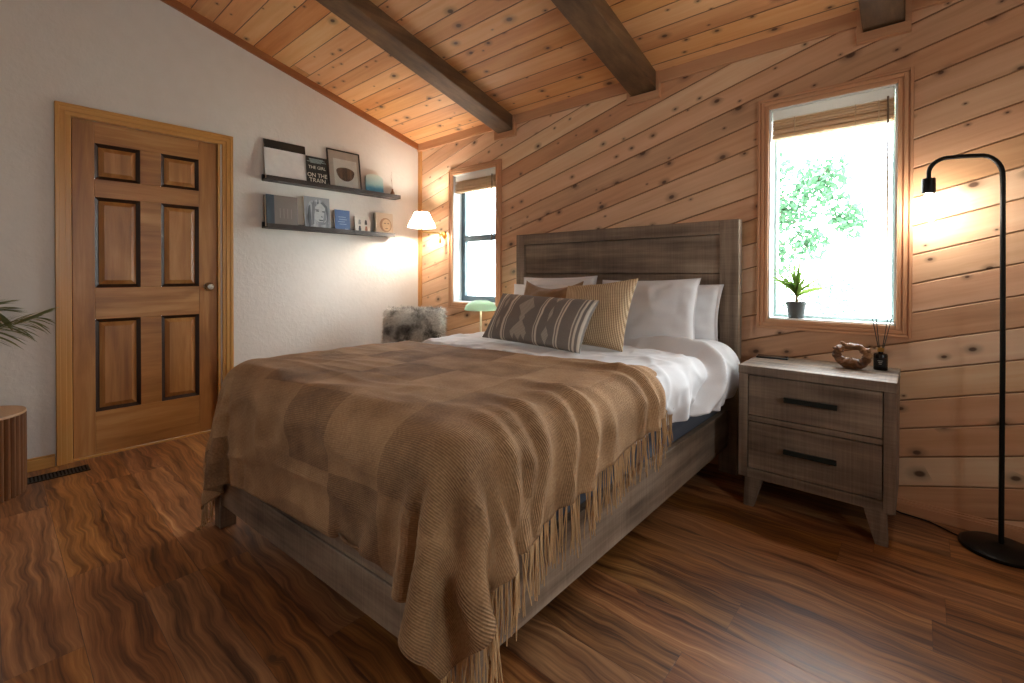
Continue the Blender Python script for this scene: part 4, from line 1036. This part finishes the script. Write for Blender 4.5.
poly_part('portrait_beard', [(-.02, .085), (.0, .07), (.06, .068), (.075, .088), (.06, .05), (.02, .042)], .0009, simple('portrait_beard', '#7c8086', .7), .0003)
lock = grainwood('portrait_lock', 'y', ['#26282b', '#6b6f74', '#b9bcc0'], 5, 150, 1.3, .7)
poly_part('portrait_lock', [(-.075, .02), (-.03, .05), (-.024, .12), (-.016, .19), (.02, .232), (-.03, .235), (-.07, .19), (-.085, .1)], .0012, lock)
poly_part('portrait_lock', [(.072, .04), (.09, .06), (.093, .14), (.085, .2), (.05, .236), (.03, .228), (.066, .19), (.078, .13)], .0012, lock)
poly_part('portrait_cheek_shade', [(.04, .06), (.07, .09), (.078, .14), (.068, .18), (.056, .15), (.05, .11)], .0008, simple('portrait_half_tone', '#83878b', .7, 40, .2))
w, hh = .138, .187
T = leaner('blue_book', 'small blue hardback standing in the middle of the lower ledge', 'book', -.84, Z2, w, hh, .03,
    [('cover', pb(-w/2, w/2, 0, hh, -.001, 0), simple('blue_cover', '#3a5a86', .5, 18, .2)), ('pages', pb(-w/2+.003, w/2-.003, .003, hh-.003, -.026, -.001), M['paper']), ('back_cover', pb(-w/2, w/2, 0, hh, -.028, -.026), simple('navy_board', '#2a3552', .5))], gb, lean=4)
ink = simple('pale_blue_ink', '#9fb4cf', .6)
for yy, a, b, hh_ in ((.125, -.035, .03, .004), (.105, -.03, .04, .004), (.085, -.04, .02, .004), (.065, -.028, .035, .004), (.015, .02, .05, .015)): obj('cover_print', MB().box(a, b, yy, yy+hh_, 0, .0004), ink, T, local=True)
w, hh = .15, .148
T = leaner('small_canvas', 'small off white canvas with four dark grey and rust figures on the lower ledge', 'picture', -.65, Z2, w, hh, .02,
    [('canvas', pb(-w/2, w/2, 0, hh, -.018, 0), simple('off_white_canvas', '#cfc9bf', .9))], gb, lean=4)
for cx, cy, c in ((-.03, .10, '#8d8c8a'), (.03, .10, '#4d4b48'), (-.03, .045, '#3f4650'), (.032, .045, '#a5705e')):
    mt = simple('figure_ink', c, .8)
    obj('printed_figure', disc(cx, cy+.012, .010, .010, 0).box(cx-.012, cx+.012, cy-.02, cy+.004, 0, .0005), mt, T, local=True)
w, hh = .18, .204
T = leaner('relief_book', 'tan square book with a round face emblem at the right end of the lower ledge', 'book', -.43, Z2, w, hh, .03,
    [('cover', pb(-w/2, w/2, 0, hh, -.001, 0), simple('tan_cover', '#c5b19b', .7, 12, .1)), ('pages', pb(-w/2+.003, w/2-.003, .003, hh-.003, -.028, -.001), M['paper']), ('back_cover', pb(-w/2, w/2, 0, hh, -.031, -.028), simple('brown_board', '#5e4734', .6))], gb, lean=4)
obj('emblem', disc(.012, .095, .062, .065, 0), simple('brown_emblem', '#8a674a', .7, 40, .25), T, local=True)
obj('emblem', disc(.02, .095, .046, .054, .0005), simple('light_emblem', '#c2a481', .7, 40, .2), T, local=True)
dk = simple('emblem_dark', '#56402d', .7)
for q in (disc(.004, .11, .010, .005, .001), disc(.039, .11, .010, .005, .001), disc(.02, .064, .016, .004, .001)): obj('emblem_mark', q, dk, T, local=True)

# ------------------------------------------------------------------ floor vent, fluted stand, palm
VT = thing('floor_vent', 'narrow black floor vent in front of the door casing', 'vent', (.17, -2.59, 0))
obj('frame', MB().box(.12, .225, -2.765, -2.755, 0, .004).box(.12, .225, -2.458, -2.448, 0, .004).box(.12, .13, -2.755, -2.458, 0, .004).box(.215, .225, -2.755, -2.458, 0, .004), M['black_metal'], VT)
m = MB()
for k in range(20): m.box(.13, .215, -2.752+k*.0147, -2.745+k*.0147, 0, .003)
obj('slat', m, M['black_metal'], VT)
obj('vent_shade_sheet', MB().box(.13, .215, -2.755, -2.458, .0002, .0008), simple('vent_shade_black', '#050505', .9), VT)  # flat black sheet put in for the shade between the vent slats
FS = thing('fluted_stand', 'round fluted walnut side table at the left edge beside the door', 'side table', (.265, -2.878, 0))
m = MB(); nfl = 40; ring = []
for k in range(nfl*6):
    a = 2*PI*k/(nfl*6); r_ = .166+.016*abs(math.sin(a*nfl/2)); ring.append((r_*math.cos(a), r_*math.sin(a)))
m.prism(ring, lambda p, k: (p[0], p[1], .398*k))
obj('body', m, M['walnut'], FS, local=True)
obj('top_panel', MB().lathe([(0, .398), (.178, .398), (.182, .402), (.180, .412), (0, .413)], seg=64), M['walnut_top'], FS, local=True, smooth=True)
PL = thing('potted_palm', 'feathery palm whose leaf tip reaches in at the left edge of the photo', 'plant', (.42, -3.22, 0))
obj('pot', MB().lathe([(0, 0), (.11, 0), (.115, .01), (.14, .26), (.145, .27), (.135, .27), (.13, .245), (0, .24)], seg=40), M['pot_white'], PL, local=True, smooth=True)
obj('soil', MB().lathe([(0, .25), (.13, .248)], seg=24, close=False), M['soil'], PL, local=True)
def frond(base, pts_, L=.2, n=44, seed=0):
    r = random.Random(seed); m = MB(); P_ = [Vector(base)]+[Vector(p) for p in pts_]
    def at(t):
        f = t*(len(P_)-1); i = min(int(f), len(P_)-2); u = f-i
        p0 = P_[max(i-1, 0)]; p1 = P_[i]; p2_ = P_[i+1]; p3 = P_[min(i+2, len(P_)-1)]
        return .5*((2*p1)+(p2_-p0)*u+(2*p0-5*p1+4*p2_-p3)*u*u+(3*p1-p0-3*p2_+p3)*u**3)
    m.tube([at(k/24) for k in range(25)], [.005*(1-k/26) for k in range(25)], 6)
    for k in range(n):
        t = .35+.65*k/n; p = at(t); d = (at(min(1, t+.02))-at(t-.02)).normalized()
        sd_ = d.cross(Vector((0, 0, 1))).normalized(); 
        for s in (-1, 1):
            dr = (d*r.uniform(.8, 1.1)+sd_*s*r.uniform(.2, .4)+Vector((0, 0, s*r.uniform(.3, .6)+r.uniform(-.05, .15)))).normalized(); l = L*(1-.45*abs(t-.6)/.4)*r.uniform(.85, 1.1)
            up_ = dr.cross(sd_*s).normalized(); wv = dr.cross(Vector((r.gauss(0, .3), r.gauss(0, .3), 1))).normalized()*.006
            q = []
            for j in range(5):
                u = j/4; c = p+dr*l*u+Vector((0, 0, -.25*l*u*u)); ww = wv*max(.05, math.sin(PI*(.15+.85*u))); c.x = max(c.x, .02); q.append((c-ww, c+ww))
            m.grid(q)
    return m
pl0 = Vector((.42, -3.22, .25))
fr_list = [[(.36, -3.12, .62), (.27, -2.92, .78), (.20, -2.76, .83), (.14, -2.645, .872)], [(.33, -3.15, .65), (.22, -2.98, .88), (.15, -2.86, .92), (.12, -2.80, .91)],
           [(.55, -3.3, .7), (.7, -3.35, .95), (.85, -3.4, 1.0)], [(.5, -3.4, .7), (.5, -3.6, .95), (.45, -3.8, 1.0)], [(.42, -3.3, .8), (.4, -3.35, 1.1), (.38, -3.4, 1.35)], [(.35, -3.35, .7), (.25, -3.5, .9), (.2, -3.65, .92)]]
for i, q in enumerate(fr_list): obj('frond', frond(pl0, q, seed=i), M['palm'], PL)

# ------------------------------------------------------------------ light
w = bpy.data.worlds.new('sky'); sc.world = w; w.use_nodes = True
bg = w.node_tree.nodes['Background']; bg.inputs[0].default_value = (.90, .95, 1, 1); bg.inputs[1].default_value = 18.0
def portal(loc, rot, sx, sy):
    l = bpy.data.lights.new('window_portal', 'AREA'); l.shape = 'RECTANGLE'; l.size = sx; l.size_y = sy; l.cycles.is_portal = True
    o = bpy.data.objects.new('window_portal', l); col.objects.link(o); o.location = loc; o.rotation_euler = rot
for wv in WIN: portal(((wv[0]+wv[1])/2, .15, (wv[2]+wv[3])/2), (rad(-90), 0, 0), wv[1]-wv[0], wv[3]-wv[2])
portal((X1+.13, (RW[0]+RW[1])/2, (RW[2]+RW[3])/2), (0, rad(90), 0), RW[3]-RW[2], RW[1]-RW[0])  # daylight through the added right-hand fill window
portal((-.13, (LW[0]+LW[1])/2, (LW[2]+LW[3])/2), (0, rad(-90), 0), LW[3]-LW[2], LW[1]-LW[0])  # daylight through the added left-hand fill window
sc.cycles.use_denoising = True
sc.cycles.max_bounces = 10; sc.cycles.diffuse_bounces = 6; sc.cycles.transparent_max_bounces = 12; sc.cycles.caustics_reflective = False; sc.cycles.caustics_refractive = False
sc.cycles.sample_clamp_indirect = 8
vs = sc.view_settings; sc.display_settings.display_device = 'sRGB'; vs.view_transform = 'Standard'; vs.look = 'None'; vs.gamma = 1; vs.use_curve_mapping = False; vs.exposure = 0.72
